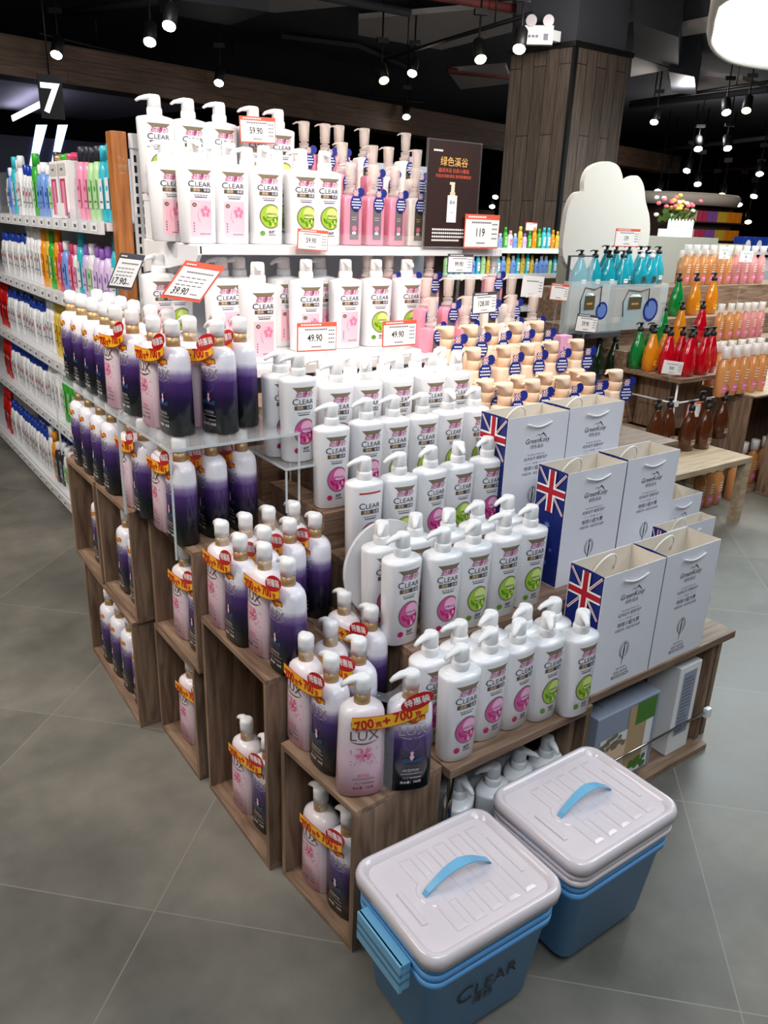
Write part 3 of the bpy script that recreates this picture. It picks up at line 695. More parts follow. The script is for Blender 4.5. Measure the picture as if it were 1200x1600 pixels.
# ------------------------------------------------------------------ blue storage boxes with white lids
def rr(w, d, r, n=6):
    pts = []
    for cx, cy, a0 in ((w-r, d-r, 0), (-w+r, d-r, PI/2), (-w+r, -d+r, PI), (w-r, -d+r, 3*PI/2)):
        for i in range(n+1):
            a = a0+PI/2*i/n; pts.append((cx+r*math.cos(a), cy+r*math.sin(a)))
    return pts
def rloft(mb, secs, mname, caps=(True, True), flip=False):
    vs = []; k = None
    for z, w, d, r in secs:
        p = rr(w, d, r); k = len(p); vs += [(x, y, z) for x, y in p]
    fs = [(a*k+i, a*k+(i+1) % k, (a+1)*k+(i+1) % k, (a+1)*k+i) for a in range(len(secs)-1) for i in range(k)]
    mb.add(vs, fs, mname, True)
    if caps[0]: mb.add(vs[:k], [tuple(range(k))[::-1]], mname)
    if caps[1]: mb.add(vs[-k:], [tuple(range(k))], mname)
    return mb
def make_bin():
    r = empty('blue_storage_bin'); mb = MB()
    rloft(mb, [(.012, .118, .086, .025), (.02, .128, .096, .028), (.205, .146, .114, .03), (.206, .153, .121, .032), (.222, .154, .122, .032), (.223, .150, .118, .03), (.205, .144, .112, .03), (.03, .124, .092, .025)], 'blue_bin', (True, False)); vs = rr(.124, .092, .025)
    mb.add([(x, y, .03) for x, y in vs], [tuple(range(len(vs)))], 'blue_bin')
    for sx in (-1, 1):
        for sy in (-1, 1): mb.box(sx*.085-.035*(sx > 0)+.0, sy*.082-.02*(sy > 0), 0, sx*.085+.035*(sx < 0), sy*.082+.02*(sy < 0), .016, 'blue_bin')
    mb.obj('bin_body', r)
    for sx in (-1, 1):
        mb = MB(); x0 = sx*.156
        mb.box(min(x0, x0+sx*.022), -.07, .196, max(x0, x0+sx*.022), .07, .205, 'blue_handle'); mb.box(min(x0+sx*.016, x0+sx*.024), -.07, .176, max(x0+sx*.016, x0+sx*.024), .07, .205, 'blue_handle')
        for yy in (-.07, .0, .066): mb.box(min(x0, x0+sx*.02), yy, .18, max(x0, x0+sx*.02), yy+.004, .2, 'blue_handle')
        mb.obj('grip_handle', r, .0015)
    return r
def make_lid(handle=True):
    r = empty('storage_box_lid'); mb = MB()
    rloft(mb, [(0, .154, .122, .034), (.003, .159, .127, .036), (.020, .160, .128, .036), (.030, .157, .125, .035), (.0325, .152, .120, .032), (.0315, .147, .115, .029), (.0205, .139, .107, .025)], 'lid_white', (True, True))
    o = mb.obj('lid_panel', r)
    mb = MB()
    for i in range(6):
        if i in (0, ): continue
        x = -.112+i*.040; vs = [(x, -.090, .0212), (x+.026, -.090, .0212), (x+.026, .090, .0212), (x, .090, .0212), (x+.005, -.083, .0232), (x+.021, -.083, .0232), (x+.021, .083, .0232), (x+.005, .083, .0232)]
        mb.add(vs, [(4, 5, 6, 7), (0, 1, 5, 4), (1, 2, 6, 5), (2, 3, 7, 6), (3, 0, 4, 7)], 'lid_white')
    mb.box(-.118, -.05, .021, -.108, .03, .0245, 'lid_white'); mb.box(.112, -.05, .021, .12, .05, .0245, 'lid_white')
    mb.obj('raised_ribs', r, .0012)
    mb = MB(); rloft(mb, [(.0205, .088, .034, .032), (.0222, .086, .032, .030)], 'lid_white'); mb.obj('handle_recess', r)
    mb = MB(); pts = [(-.078, 0, .022)]+[(-.072+.144*i/12, 0, .030+.030*math.sin(PI*i/12)) for i in range(13)]+[(.078, 0, .022)]
    vs = []
    for x, y, z in pts:
        hw = .006+.005*(1-abs(x)/.08); vs += [(x, -hw, z-.002), (x, hw, z-.002), (x, hw, z+.002), (x, -hw, z+.002)]
    fs = [(a*4+i, a*4+(i+1) % 4, (a+1)*4+(i+1) % 4, (a+1)*4+i) for a in range(len(pts)-1) for i in range(4)]+[(3, 2, 1, 0), tuple(len(vs)-4+i for i in range(4))]
    mb.add(vs, fs, 'blue_handle', False); mb.obj('carry_handle', r, .001); return r
BIN = Proto(make_bin()); LID = Proto(make_lid())
boxes = [((.818, .838), -.03, 'left'), ((1.170, .835), .0, 'right')]
(bx, by), rz, _ = boxes[0]
b0 = BIN.place((bx, by, 0), rz, 'bottom blue storage bin of the near left stack, with black lettering', 'storage bin', 'stacked blue storage bins')
f = lambda u, v: (u, -.0965-.018*(v-.02)/.185-.0012, v)
mb = MB().text('C', .058, -.058, .113, f, 'ink', .0).text('LEAR', .045, .018, .115, f, 'ink', .0, 0, wide=1.05).text('清扬', .026, -.01, .088, f, 'ink', .01)
lt = mb.obj('printed_lettering', b0)
BIN.place((bx, by, .018), rz, 'second blue storage bin nested in the near left stack', 'storage bin', 'stacked blue storage bins')
BIN.place((bx, by, .036), rz, 'third blue storage bin nested topmost in the near left stack', 'storage bin', 'stacked blue storage bins')
LID.place((bx, by, .262), rz, 'white lid with raised blue handle, topmost on the near left stack', 'lid', 'white storage box lids').scale = (1.02, 1.03, 1)
(bx, by), rz, _ = boxes[1]
BIN.place((bx, by, 0), rz, 'bottom blue storage bin of the right stack behind the near one', 'storage bin', 'stacked blue storage bins')
BIN.place((bx, by, .018), rz, 'second blue storage bin nested in the right stack', 'storage bin', 'stacked blue storage bins')
def plain_lid(loc, rz, label):
    r = empty('storage_box_lid', loc, rz); tag(r, label, 'lid', 'white storage box lids')
    rloft(MB(), [(0, .154, .122, .034), (.003, .159, .127, .036), (.013, .160, .128, .036), (.0155, .157, .125, .035)], 'lid_white').obj('lid_panel', r)
    return r
plain_lid((bx, by, .244), rz, 'lowest white lid on the right stack of blue bins')
plain_lid((bx, by, .260), rz, 'middle white lid on the right stack of blue bins')
LID.place((bx, by, .276), rz, 'top white lid with blue handle on the right stack', 'lid', 'white storage box lids')

# ------------------------------------------------------------------ paper bags
def make_bag(w=.23, d=.105, h=.32):
    r = empty('paper_bag'); t = .0016; w2 = w/2
    mb = MB(); mb.box(-w2, -d, 0, w2, -d+t, h, 'bag_white'); mb.box(-w2, -t, 0, w2, 0, h, 'bag_white'); mb.box(-w2, -d, 0, w2, 0, t, 'bag_white')
    mb.box(-w2+t, -d+t, h-.03, w2-t, -d+t*1.5, h-.001, 'bag_inside'); mb.box(-w2+t, -t*1.5, t, w2-t, -t, h-.001, 'bag_inside'); mb.obj('bag_body', r)
    for sx, nm in ((-1, 'side_panel'), (1, 'side_panel')):
        mb = MB(); x = sx*w2; ym = -d/2; xi = x-sx*.004
        vs = [(x, -d+t, 0), (xi if 0 else x, ym, 0), (x, -t, 0), (x, -d+t, h), (xi, ym, h), (x, -t, h)]
        fs = [(0, 1, 4, 3), (1, 2, 5, 4)]
        mb.add(vs, fs, 'bag_navy'); mb.add([(p[0]-sx*.0006, p[1], p[2]) for p in vs], fs, 'bag_inside'); mb.obj(nm, r)
        g = (lambda X: (lambda u, v: (X, -d/2-u*sx*-1 if sx < 0 else -d/2+u, v)))(x+sx*.0008)
        if sx < 0:
            F = lambda u, v, off=.0008: (-w2-off, -d/2-u, v)
            mb = MB(); W_, T_, B_ = d/2-.004, h-.004, h-.118; cv = (T_+B_)/2
            def band(p, q, wd, m_, off):
                dx, dy = q[0]-p[0], q[1]-p[1]; L = math.hypot(dx, dy); nx, ny = -dy/L*wd, dx/L*wd
                pts = [(p[0]+nx, p[1]+ny), (q[0]+nx, q[1]+ny), (q[0]-nx, q[1]-ny), (p[0]-nx, p[1]-ny)]
                mb.poly([(max(-W_, min(W_, a)), max(B_, min(T_, b3))) for a, b3 in pts], lambda u, v: F(u, v, off), m_)
            band((-W_, T_), (W_, B_), .006, 'white_ink', .0008); band((W_, T_), (-W_, B_), .006, 'white_ink', .0009)
            band((-W_, T_), (W_, B_), .0022, 'flag_red', .0010); band((W_, T_), (-W_, B_), .0022, 'flag_red', .0011)
            band((-W_, cv), (W_, cv), .0125, 'white_ink', .0012); band((0, T_), (0, B_), .0125, 'white_ink', .0013)
            band((-W_, cv), (W_, cv), .0075, 'flag_red', .0014); band((0, T_), (0, B_), .0075, 'flag_red', .0015)
            for su, sv, sr in ((.0, .165, .012), (.02, .10, .006), (-.02, .12, .005), (.005, .06, .009)):
                pts = []
                for k in range(14):
                    a = k*PI/7; rad = sr if k % 2 == 0 else sr*.45; pts.append((su+rad*math.cos(a), sv+rad*math.sin(a)))
                mb.poly(pts, lambda u, v: F(u, v), 'star_blue')
            mb.obj('flag_print', r)
    f = lambda u, v: (u, -d-.0008, v); mb = MB()
    mb.text('GreenKosy', .020, 0, .243, f, 'ink', .0, .15); mb.strip([(.008, .262), (.02, .270), (.034, .256)], [(.008, .261), (.02, .266), (.034, .254)], f, 'ink'); mb.strip([(-.006, .262), (.002, .267), (.010, .262)], [(-.006, .261), (.002, .2655), (.010, .2605)], f, 'ink')
    mb.text('绿色溪谷', .0125, 0, .2285, f, 'grey_ink'); mb.text('Pure Natural Health Care', .0062, 0, .209, f, 'grey_ink'); mb.text('纯净自然 健康洗护', .0108, 0, .196, f, 'grey_ink')
    mb.rect(-.04, .187, -.012, .1876, f, 'grey_ink'); mb.rect(.012, .187, .04, .1876, f, 'grey_ink'); mb.text('第15届', .006, 0, .1845, f, 'grey_ink')
    mb.text('地球小姐大赛', .014, 0, .168, f, 'ink'); mb.text('中国区唯一指定洗护品牌', .0088, 0, .155, f, 'grey_ink')
    for s_ in (-1, 1):
        for j, (wd, hh) in enumerate(((.017, .045), (.012, .038))):
            k = 12; P = [(s_*wd*math.sin(PI*min(1, i/k*1.02)*.62), .118-hh*i/k+.012*math.sin(PI*i/k)) for i in range(k+1)]
            P = [(s_*(wd*(math.sin(PI*(i/k))**.6)), .122-.05*(i/k)-.002*j) for i in range(k+1)]
            mb.strip([(a-.0007*s_, b3) for a, b3 in P], [(a+.0009*s_*math.sin(PI*i/k), b3) for i, (a, b3) in enumerate(P)], f, 'ink')
    mb.strip([(.001, .112), (.003, .095), (0, .07), (-.003, .052)], [(-.001, .112), (-.002, .095), (-.0025, .07), (-.0035, .052)], f, 'ink'); mb.disc(.001, .114, .003, f, 'ink', seg=8, rings=1)
    mb.text('MISS EARTH', .0075, -.002, .043, f, 'grey_ink'); mb.text('地球小姐中国', .009, -.002, .0315, f, 'grey_ink'); mb.rect(-.034, .020, .03, .0275, f, 'label_grey'); mb.dashes(-.03, .026, .0225, .003, lambda u, v: (u, -d-.0012, v), 'white_ink', 9)
    mb.obj('front_print', r)
    for yy, sg in ((-d-.004, -1), (-.008, 1)):
        pts = [(-.042, yy, h-.03 if sg < 0 else h-.02)]
        if sg < 0: pts = [(-.045+.09*i/10, yy-.001, h-.022-.010*math.sin(PI*i/10)) for i in range(11)]
        else: pts = [(.0+.04*math.cos(PI*i/10), yy-.02*math.sin(PI*i/10), h-.05+.055*math.sin(PI*i/10)) for i in range(11)]
        MB().tube(pts, .0024, 'rope', 8).obj('rope_handle', r)
    return r
BAG = Proto(make_bag())
BG = 'white paper gift bags with navy sides'
def bag(x, y, z, label, rz=0): return BAG.place((x, y, z+.0004), rz, label, 'paper bag', BG)
bag(1.512, 1.14, .369, 'front-row paper bag nearest the white bottles, navy flag side showing')
bag(1.747, 1.14, .369, 'front-row paper bag standing right of the flag-sided front one')
o = bag(1.915, 1.2, .369, 'front-row paper bag at the right end of the low shelf'); o.rotation_euler.z = .0; o.location = (1.9, 1.195, .3695); o.scale = (.98, .45, .99)
riser(1.98, 1.205, 0, 2.17, 1.42, .369, 'low wooden block at the right end of the steps')
o = bag(2.075, 1.395, .369, 'rightmost small paper bag, half hidden behind the front-row bags'); o.scale = (.82, .95, 1)
bag(1.615, 1.37, .54, 'second-row paper bag with its flag side showing, on the second step')
bag(1.857, 1.375, .54, 'second-row paper bag right of the flag-sided one, second step')
bag(1.545, 1.53, .655, 'third-row paper bag with its flag side showing, below the cream bottles')
bag(1.79, 1.54, .655, 'third-row paper bag at the right, below the cream bottles')

# ------------------------------------------------------------------ cream and pink pump bottles with hang tags
def hang_tag(r, x, y, z, s=1):
    mb = MB(); f = lambda u, v: (x+u*s, y-.25*u*s-.0, z+v*s); g = lambda u, v: (x+u*s, y-.25*u*s-.0006, z+v*s); h = lambda u, v: (x+u*s, y-.25*u*s-.0010, z+v*s)
    mb.disc(0, 0, .027, f, 'tag_navy', seg=22, rings=2, asp=.76); mb.disc(.016, .036, .0155, f, 'tag_navy', seg=16, rings=1, asp=.9)
    mb.rect(-.012, .022, .008, .044, g, 'tag_navy')
    for (a, b9, c, d), m9, q in (((-.012, .030, .008, .036), 'white_ink', .0002), ((-.005, .022, .001, .044), 'white_ink', .0003), ((-.012, .0315, .008, .0345), 'flag_red', .0004), ((-.0035, .022, -.0005, .044), 'flag_red', .0005)): mb.rect(a, b9, c, d, lambda u, v, q=q: (x+u*s, y-.25*u*s-.0008-q, z+v*s), m9)
    for sg in (-1, 1): mb.poly([(-.002+sg*.0095, .043), (-.002+sg*.0075, .043), (-.002-sg*.0095, .023), (-.002-sg*.0075, .023)], lambda u, v: (x+u*s, y-.25*u*s-.0009, z+v*s), 'white_ink')
    for i, (w_, k) in enumerate(((.024, 4), (.034, 6), (.034, 7), (.022, 5))): mb.dashes(-w_/2, w_/2, .010-i*.0095, .0042, g, 'white_ink', k)
    o = mb.obj('hang_tag', r); sd = o.modifiers.new('thick', 'SOLIDIFY'); sd.thickness = .0005
def make_cream():
    r = empty('body_lotion_bottle')
    MB().loft([(0, .040, .026, 4.5), (.003, .0435, .0285, 4.5), (.150, .0415, .0275, 4.5), (.155, .039, .026, 4), (.158, .022, .020, 2.2)], 'cream', 32).obj('body', r)
    mb = MB(); mb.loft([(.158, .021, .021), (.160, .0235, .0235), (.186, .0235, .0235), (.188, .021, .021)], 'cream_dark', 24)
    mb.loft([(.188, .0215, .0215, 2, -.0), (.208, .024, .022, 2.3, -.002), (.218, .030, .021, 2.6, -.008), (.225, .036, .019, 2.8, -.013), (.229, .034, .015, 2.8, -.013)], 'cream', 24)
    mb.tube([(-.035, 0, .224), (-.046, 0, .2225), (-.056, 0, .216)], [.0085, .0065, .004], 'cream', 10, .6); mb.obj('pump', r)
    f = surf(.0435, .0415, .0285, .0275, .15, 4.5); MB().text('GreenKosy', .011, 0, .105, f, 'bronze', .0, .15).text('绿色溪谷', .0065, 0, .096, f, 'bronze').dashes(-.012, .012, .06, .002, f, 'bronze', 6).obj('front_label', r)
    hang_tag(r, .020, -.037, .152, 1.1); return Proto(r)
def make_pinkpump(liq, lab, name):
    r = empty(name)
    MB().loft([(0, .034, .024, 7), (.003, .038, .027, 7), (.155, .038, .027, 7), (.160, .036, .025, 6), (.166, .016, .014, 2)], liq, 32).obj('body', r)
    mb = MB(); mb.loft([(.166, .0135, .0135), (.168, .023, .023), (.176, .023, .023), (.178, .0175, .0175), (.190, .0175, .0175), (.192, .020, .020), (.196, .012, .012), (.250, .0105, .0105), (.252, .0115, .0115)], 'clear_pump', 20)
    mb.loft([(.200, .0175, .0165), (.262, .021, .0190), (.265, .0195, .0175)], 'clear_pump', 16); mb.tube([(-.008, 0, .259), (-.03, 0, .260), (-.043, 0, .253)], [.0065, .0055, .004], 'clear_pump', 8, .6); mb.obj('pump', r)
    f = lambda u, v: (u, -.0278, v); g = lambda u, v: (u, -.0282, v)
    mb = MB().rect(-.016, .018, .020, .135, f, lab); mb.text('GreenKosy', .0045, .001, .09, g, 'white_ink', 0, .1).dashes(-.008, .010, .083, .0015, g, 'white_ink', 5)
    for k in range(6): a = k*PI/3; mb.disc(.002+.005*math.cos(a), .055+.005*math.sin(a), .005, lambda u, v, k=k: (u, -.0283-.00003*k, v), 'pink_petal', seg=8, rings=1)
    for k in range(5): a = k*PI/2.5; mb.disc(.001+.006*math.cos(a), .040+.003*math.sin(a), .003, lambda u, v, k=k: (u, -.0283-.00003*k, v), 'white_ink', seg=6, rings=1)
    mb.obj('front_label', r)
    hang_tag(r, .004, -.034, .138, .95); return Proto(r)
CR = make_cream(); PK = make_pinkpump('pink_liquid', 'label_grey', 'shower_oil_bottle'); WH = make_pinkpump('white_liquid', 'bar_brown', 'milk_bath_bottle')
def crow(y, z, pts, where, spouts=None):
    for i, p in enumerate(pts):
        q = aty(*p, y); o = CR.place((q.x, y, z+.0004), random.uniform(-.1, .1), 'cream pump bottle with navy tag, %s from left, %s' % (ORD[i], where), 'lotion bottle', 'cream lotion pump bottles with navy tags')
crow(1.70, .755, [(768, 612), (815, 603), (862, 596), (905, 590)], 'front row, step below') if 0 else None
crow(1.76, .755, [(792, 590), (835, 583), (882, 578), (922, 574), (965, 572)], 'front cream row')
crow(1.83, .755, [(762, 584), (812, 580), (855, 572), (905, 568)], 'second cream row')
crow(1.92, .84, [(742, 535), (790, 526), (828, 524), (865, 521), (905, 518)], 'third cream row')
crow(2.03, .895, [(700, 505), (738, 497), (771, 496), (808, 495), (842, 492)], 'back cream row')
o = MB().box(-.03, -.02, 0, .03, .02, .17, 'pink_light').obj('lotion_carton', None, .002); tag(o, 'small lilac carton behind the right end of the cream bottles', 'box'); o.location = (2.29, 2.04, .8954)
mb = MB(); f = lambda u, v: (u, -.0206, v); mb.strip([(-.012, .13), (.0, .11), (-.008, .08), (.004, .05)], [(-.015, .13), (-.004, .11), (-.013, .08), (-.002, .05)], f, 'navy'); mb.obj('printed_swirl', o)
def prow(y, z, pts, where, kinds='p'):
    for i, p in enumerate(pts):
        q = aty(*p, y); k = kinds[i % len(kinds)]; (PK if k == 'p' else WH).place((q.x, y, z+.0004), random.uniform(-.1, .1), '%s clear-pump bottle, %s from left, %s' % ('pink' if k == 'p' else 'milky white', ORD[i], where), 'pump bottle', 'clear-pump bottles with navy tags')
riser(1.77, 2.105, 0, 2.42, 2.205, .94, 'wooden riser under the lowest row of clear-pump bottles')
riser(1.77, 2.21, 0, 2.42, 2.31, .995, 'wooden riser under the second row of clear-pump bottles')
prow(2.155, .94, [(677, 463), (730, 461), (800, 463), (834, 466)], 'row behind the cream bottles', 'ppww')
prow(2.255, .995, [(667, 432), (702, 431), (735, 432), (766, 430), (800, 431)], 'row behind the small black price tags', 'ppwww')
prow(2.40, 1.085, [(575, 387), (608, 388), (640, 388), (672, 391), (773, 392)], 'row just under the black poster', 'ppppp')
riser(1.62, 2.33, 1.022, 2.42, 2.46, 1.085, 'low block under the clear-pump bottles below the poster')
prow(2.46, 1.358, [(548, 247), (584, 245), (618, 257), (650, 260)], 'front row beside the black poster', 'pppw')
prow(2.58, 1.43, [(535, 226), (583, 216), (607, 245), (652, 227)], 'middle row left of the poster', 'ppww')
prow(2.73, 1.50, [(475, 185), (508, 190), (530, 185), (570, 187), (635, 197)], 'top back row left of the poster', 'pppww')

# ------------------------------------------------------------------ white end-cap shelves
r = empty('end_cap_shelving', (1.0, 2.86, 0)); tag(r, 'white metal end-cap shelving behind the stepped display', 'shelving')
MB().box(0, 0, .1, 1.26, .02, 1.66, 'grey_panel').obj('back_panel', r)
for z, y0 in ((1.357, -.50), (1.02, -.74)):
    MB().box(.0, y0, z-.03, 1.25, 0, z-.0005, 'white_metal').obj('shelf_board', r, .003)
    mb = MB(); vs = [(-.004, y0, z-.005), (-.004, 0, z-.005), (-.004, 0, z-.115), (-.004, y0+.26, z-.085), (-.004, y0+.02, z-.05), (-.004, y0, z-.03)]
    k = len(vs); mb.add(vs+[(.008, q[1], q[2]) for q in vs], [tuple(range(k)), tuple(range(2*k-1, k-1, -1))]+[(i, i+k, (i+1) % k+k, (i+1) % k) for i in range(k)], 'white_metal'); mb.obj('shelf_bracket', r)
MB().box(.02, -.50, 1.3575, 1.25, -.496, 1.395, 'acrylic').obj('front_guard', r)
mb = MB().box(-.02, -.012, .1, .04, .0, 1.68, 'white_metal')
mb.box(-.022, -.02, 1.64, .045, 0, 1.685, 'white_metal')
for i in range(44):
    for dx in (0, .022): mb.box(-.012+dx, -.0126, .2+i*.0325, -.003+dx, -.0119, .222+i*.0325, 'slot_black')
mb.obj('slotted_upright', r)
o = MB().box(0, 0, 0, .052, .06, 1.69, 'wood_post').obj('wooden_post', None, .004); tag(o, 'upright brown wooden post at the end of the left shelving', 'post'); o.location = (.922, 2.86, 0)
mb = MB(); f = lambda u, v: (u, -.0008, v); mb.text('个人', .016, .029, 1.60, f, 'pale_wood').text('护理', .016, .029, 1.575, f, 'pale_wood').dashes(.019, .039, 1.56, .003, f, 'pale_wood', 3); mb.obj('engraved_lettering', o)
r = riser(1.0, 2.66, 1.3575, 2.25, 2.82, 1.50, 'white block under the back row of the upper shelf'); 
for c in r.children: c.data.materials[0] = M['white_metal']
r = riser(1.60, 2.53, 1.3575, 2.1, 2.64, 1.43, 'white block under the middle row of clear-pump bottles')
for c in r.children: c.data.materials[0] = M['white_metal']

# ------------------------------------------------------------------ price tags, poster
def price_tag(pts_px, y, price, head, label, base=None, small=False, tiltx=0, rz=0, hb=True):
    a, b2, c, d = [aty(*p, y) for p in pts_px]
    cx = (a.x+b2.x+c.x+d.x)/4; w = ((b2-a).length+(c-d).length)/2; h = ((a-d).length+(b2-c).length)/2; zc = (a.z+b2.z+c.z+d.z)/4
    ex = (b2-a); roll = -math.atan2((b2-a).z+(c-d).z, (b2-a).x+(c-d).x)
    r = empty('price_tag', (cx, y, zc)); r.rotation_euler = (tiltx, roll, rz); tag(r, label, 'price tag', 'price tags on the display')
    MB().box(-w/2, -.0015, -h/2, w/2, .0015, h/2, head).obj('frame', r, .001)
    f = lambda u, v: (u, -.0020, v); g = lambda u, v: (u, -.0024, v); mb = MB()
    mb.rect(-w/2+.003, -h/2+h*.05, w/2-.003, h/2-h*.15, f, 'tag_white'); mb.obj('card', r)
    mb = MB(); mb.dashes(-w*.42, w*.1, h*.40, h*.05, lambda u, v: (u, -.0021, v), 'tag_white', 8)
    mb.dashes(-w*.32, w*.25, h*.24, h*.05, g, 'grey_ink', 11)
    if price: mb.text(price, h*.34, -w*.06, -h*.14, g, 'ink', .012, wide=.8)
    for k in range(4): mb.dashes(w*.28, w*.44, h*.2-k*h*.14, h*.04, g, 'grey_ink', 3)
    mb.dashes(-w*.15, w*.1, -h*.36, h*.045, g, 'grey_ink', 6); mb.obj('printed_price', r)
    MB().box(-.006, .002, (base-zc) if base else -h/2-.02, .006, .005, -h*.2, 'acrylic').obj('holder', r)
    return r
price_tag([(373, 181), (430, 184), (431, 226), (376, 222)], 2.66, '59.90', 'tag_red', 'red-framed price tag reading 59.90 at the very top of the display', base=1.5005)
price_tag([(463, 357), (509, 361), (515, 393), (466, 389)], 2.33, '59.90', 'tag_red', 'red-framed price tag reading 59.90 on the upper shelf edge', base=1.3575)
price_tag([(463, 505), (524, 503), (527, 547), (465, 550)], 2.0, '49.90', 'tag_red', 'left one of two red-framed price tags reading 49.90', base=.951)
price_tag([(596, 502), (649, 500), (651, 538), (599, 543)], 2.0, '49.90', 'tag_red', 'right one of two red-framed price tags reading 49.90', base=.951)
price_tag([(722, 335), (777, 337), (781, 388), (729, 387)], 2.33, '119', 'tag_red', 'tall red-framed price tag reading 119 overlapping the black poster', base=1.36)
price_tag([(698, 397), (738, 397), (739, 427), (700, 426)], 2.30, '99.90', 'tag_dark', 'dark-edged price tag reading 99.90 below the black poster', base=1.0855)
price_tag([(734, 459), (772, 457), (779, 486), (742, 490)], 2.09, '128.00', 'tag_dark', 'dark-edged price tag reading 128.00 above the cream bottles', base=0.896)
price_tag([(814, 431), (848, 433), (849, 465), (817, 463)], 2.30, '', 'tag_white', 'blank white card standing behind the cream bottles', base=1.022)
def aisle_tag(px, price, head, label, x=.9, y=1.9):
    a, b2, c, d = [aty(*p, y) for p in px]; w = (b2-a).length; h = (a-d).length
    cen = (a+b2+c+d)/4; ex = (b2-a).normalized(); ez = (a-d).normalized(); ey = ez.cross(ex).normalized()*1
    r = empty('price_tag', cen); tag(r, label, 'price tag', 'price tags on the display')
    r.rotation_euler = (-.1, -math.atan2(ex.z, ex.x), -.35)
    sk = (a.x-d.x)/max(.001, (a.z-d.z))
    w2, h2 = w/2*1.06, h/2
    def fn(off): return lambda u, v: (u+v*sk, -off, v)
    mb = MB(); mb.rect(-w2, -h2, w2, h2, fn(0), head); mb.obj('frame', r).modifiers.new('t', 'SOLIDIFY').thickness = .002
    mb = MB().rect(-w2*.9, -h2*.84, w2*.9, h2*.70, fn(.0015), 'tag_white'); mb.obj('card', r)
    mb = MB().text(price, h*.26, -w2*.30, -h2*.72, fn(.002), 'ink', .01, wide=.7).dashes(-w2*.6, w2*.75, h2*.42, h*.035, fn(.002), 'grey_ink', 12)
    for k in range(3): mb.dashes(-w2*.75, w2*.6, h2*.15-k*h2*.2, h*.02, fn(.002), 'grey_ink', 5)
    mb.dashes(w2*.25, w2*.6, -h2*.68, h*.03, fn(.002), 'grey_ink', 3).dashes(-w2*.85, -w2*.35, h2*.8, h*.035, fn(.002), 'white_ink', 4); mb.obj('printed_price', r)
    MB().box(-.004, .001, -h2-.05, .004, .004, -h2+.01, 'acrylic').obj('holder', r)
aisle_tag([(187, 394), (222, 398), (206, 456), (173, 449)], '17.90', 'tag_dark', 'leaning dark-framed price tag reading 17.90 over the purple bottles')
aisle_tag([(287, 408), (341, 416), (315, 472), (261, 464)], '39.90', 'tag_red', 'leaning red-framed price tag reading 39.90 over the twin packs')
pw = (aty(748, 226, 2.34)-aty(665, 216, 2.34)).length
pa, pb2, pc2 = aty(663, 385, 2.34), aty(742, 388, 2.34), aty(665, 216, 2.34)
r = empty('standing_poster', ((pa.x+pb2.x)/2, 2.345, 1.3575+.003)); tag(r, 'black poster with a pictured pump bottle in an acrylic stand', 'poster')
w2 = (pb2.x-pa.x)/2; hh = pc2.z-pa.z
MB().box(-w2, 0, 0, w2, .002, hh, 'poster_black').obj('poster_sheet', r)
mb = MB(); f = lambda u, v: (u, -.0006, v); g = lambda u, v: (u, -.0012, v)
mb.text('绿色溪谷', .032, 0, hh*.78, f, 'poster_gold', .01).text('温润沐浴 别具小魔瓶', .0155, 0, hh*.715, f, 'tag_red').text('开启沐浴新体验 焕亮柔嫩肌肤', .0125, 0, hh*.665, f, 'tag_red')
mb.dashes(-w2*.8, -w2*.45, hh*.90, .006, f, 'white_ink', 6)
mb.rect(-.022, hh*.24, .022, hh*.50, f, 'tag_white').rect(-.012, hh*.50, .012, hh*.53, f, 'cream_dark').rect(-.008, hh*.53, .008, hh*.61, f, 'cream').rect(-.016, hh*.60, .008, hh*.625, g, 'cream').text('溪谷', .014, 0, hh*.42, g, 'ink').dashes(-.006, .006, hh*.33, .003, g, 'pink_petal', 2)
for k in range(4): mb.dashes(-w2*.72, w2*(.6-.25*(k == 3)), hh*(.16-k*.035), .006, f, 'tag_white', 16)
mb.obj('poster_print', r)
mb = MB().box(-w2-.004, -.003, -.002, -w2, .005, hh+.004, 'acrylic').box(w2, -.003, -.002, w2+.004, .005, hh+.004, 'acrylic').box(-w2, -.003, hh, w2, .005, hh+.004, 'acrylic').box(-w2-.004, -.03, -.003, w2+.004, .03, -.0, 'acrylic'); mb.obj('acrylic_stand', r)

# ------------------------------------------------------------------ left shelving aisle
r = empty('aisle_shelving', (.885, 2.93, 0)); tag(r, 'long white supermarket shelving along the left aisle', 'shelving')
LV = [.05, .445, .75, 1.06, 1.362]
MB().box(.42, 0, 0, .46, 9, 1.66, 'grey_panel').obj('back_panel', r)
MB().box(.03, 0, 0, .42, 9, .05, 'dark_grey').obj('plinth', r)
for i, z in enumerate(LV):
    MB().box(.02, 0, z+.012, .42, 9, z+.04, 'white_metal').obj('shelf_board', r)
    mb = MB().box(0, 0, z, .012, 9, z+.045, 'white_metal'); fn = lambda u, v: (-.0012, u, v)
    for k in range(70):
        y = .04+k*.125+random.uniform(-.012, .012); mb.add([fn(y, z+.008), fn(y+.075, z+.008), fn(y+.075, z+.038), fn(y, z+.038)], [(3, 2, 1, 0)], 'tag_white')
        mb.add([(-.002, y+.02, z+.016), (-.002, y+.05, z+.016), (-.002, y+.05, z+.028), (-.002, y+.02, z+.028)], [(3, 2, 1, 0)], 'grey_ink')
    mb.obj('price_rail', r)
    if i: MB().box(.002, 0, z+.046, .005, 9, z+.08, 'acrylic').obj('shelf_guard', r)
for y in (0, 1.25, 2.5, 3.75, 5, 6.25): MB().box(.3, y, 0, .42, y+.02, 1.66, 'white_metal').obj('upright', r)
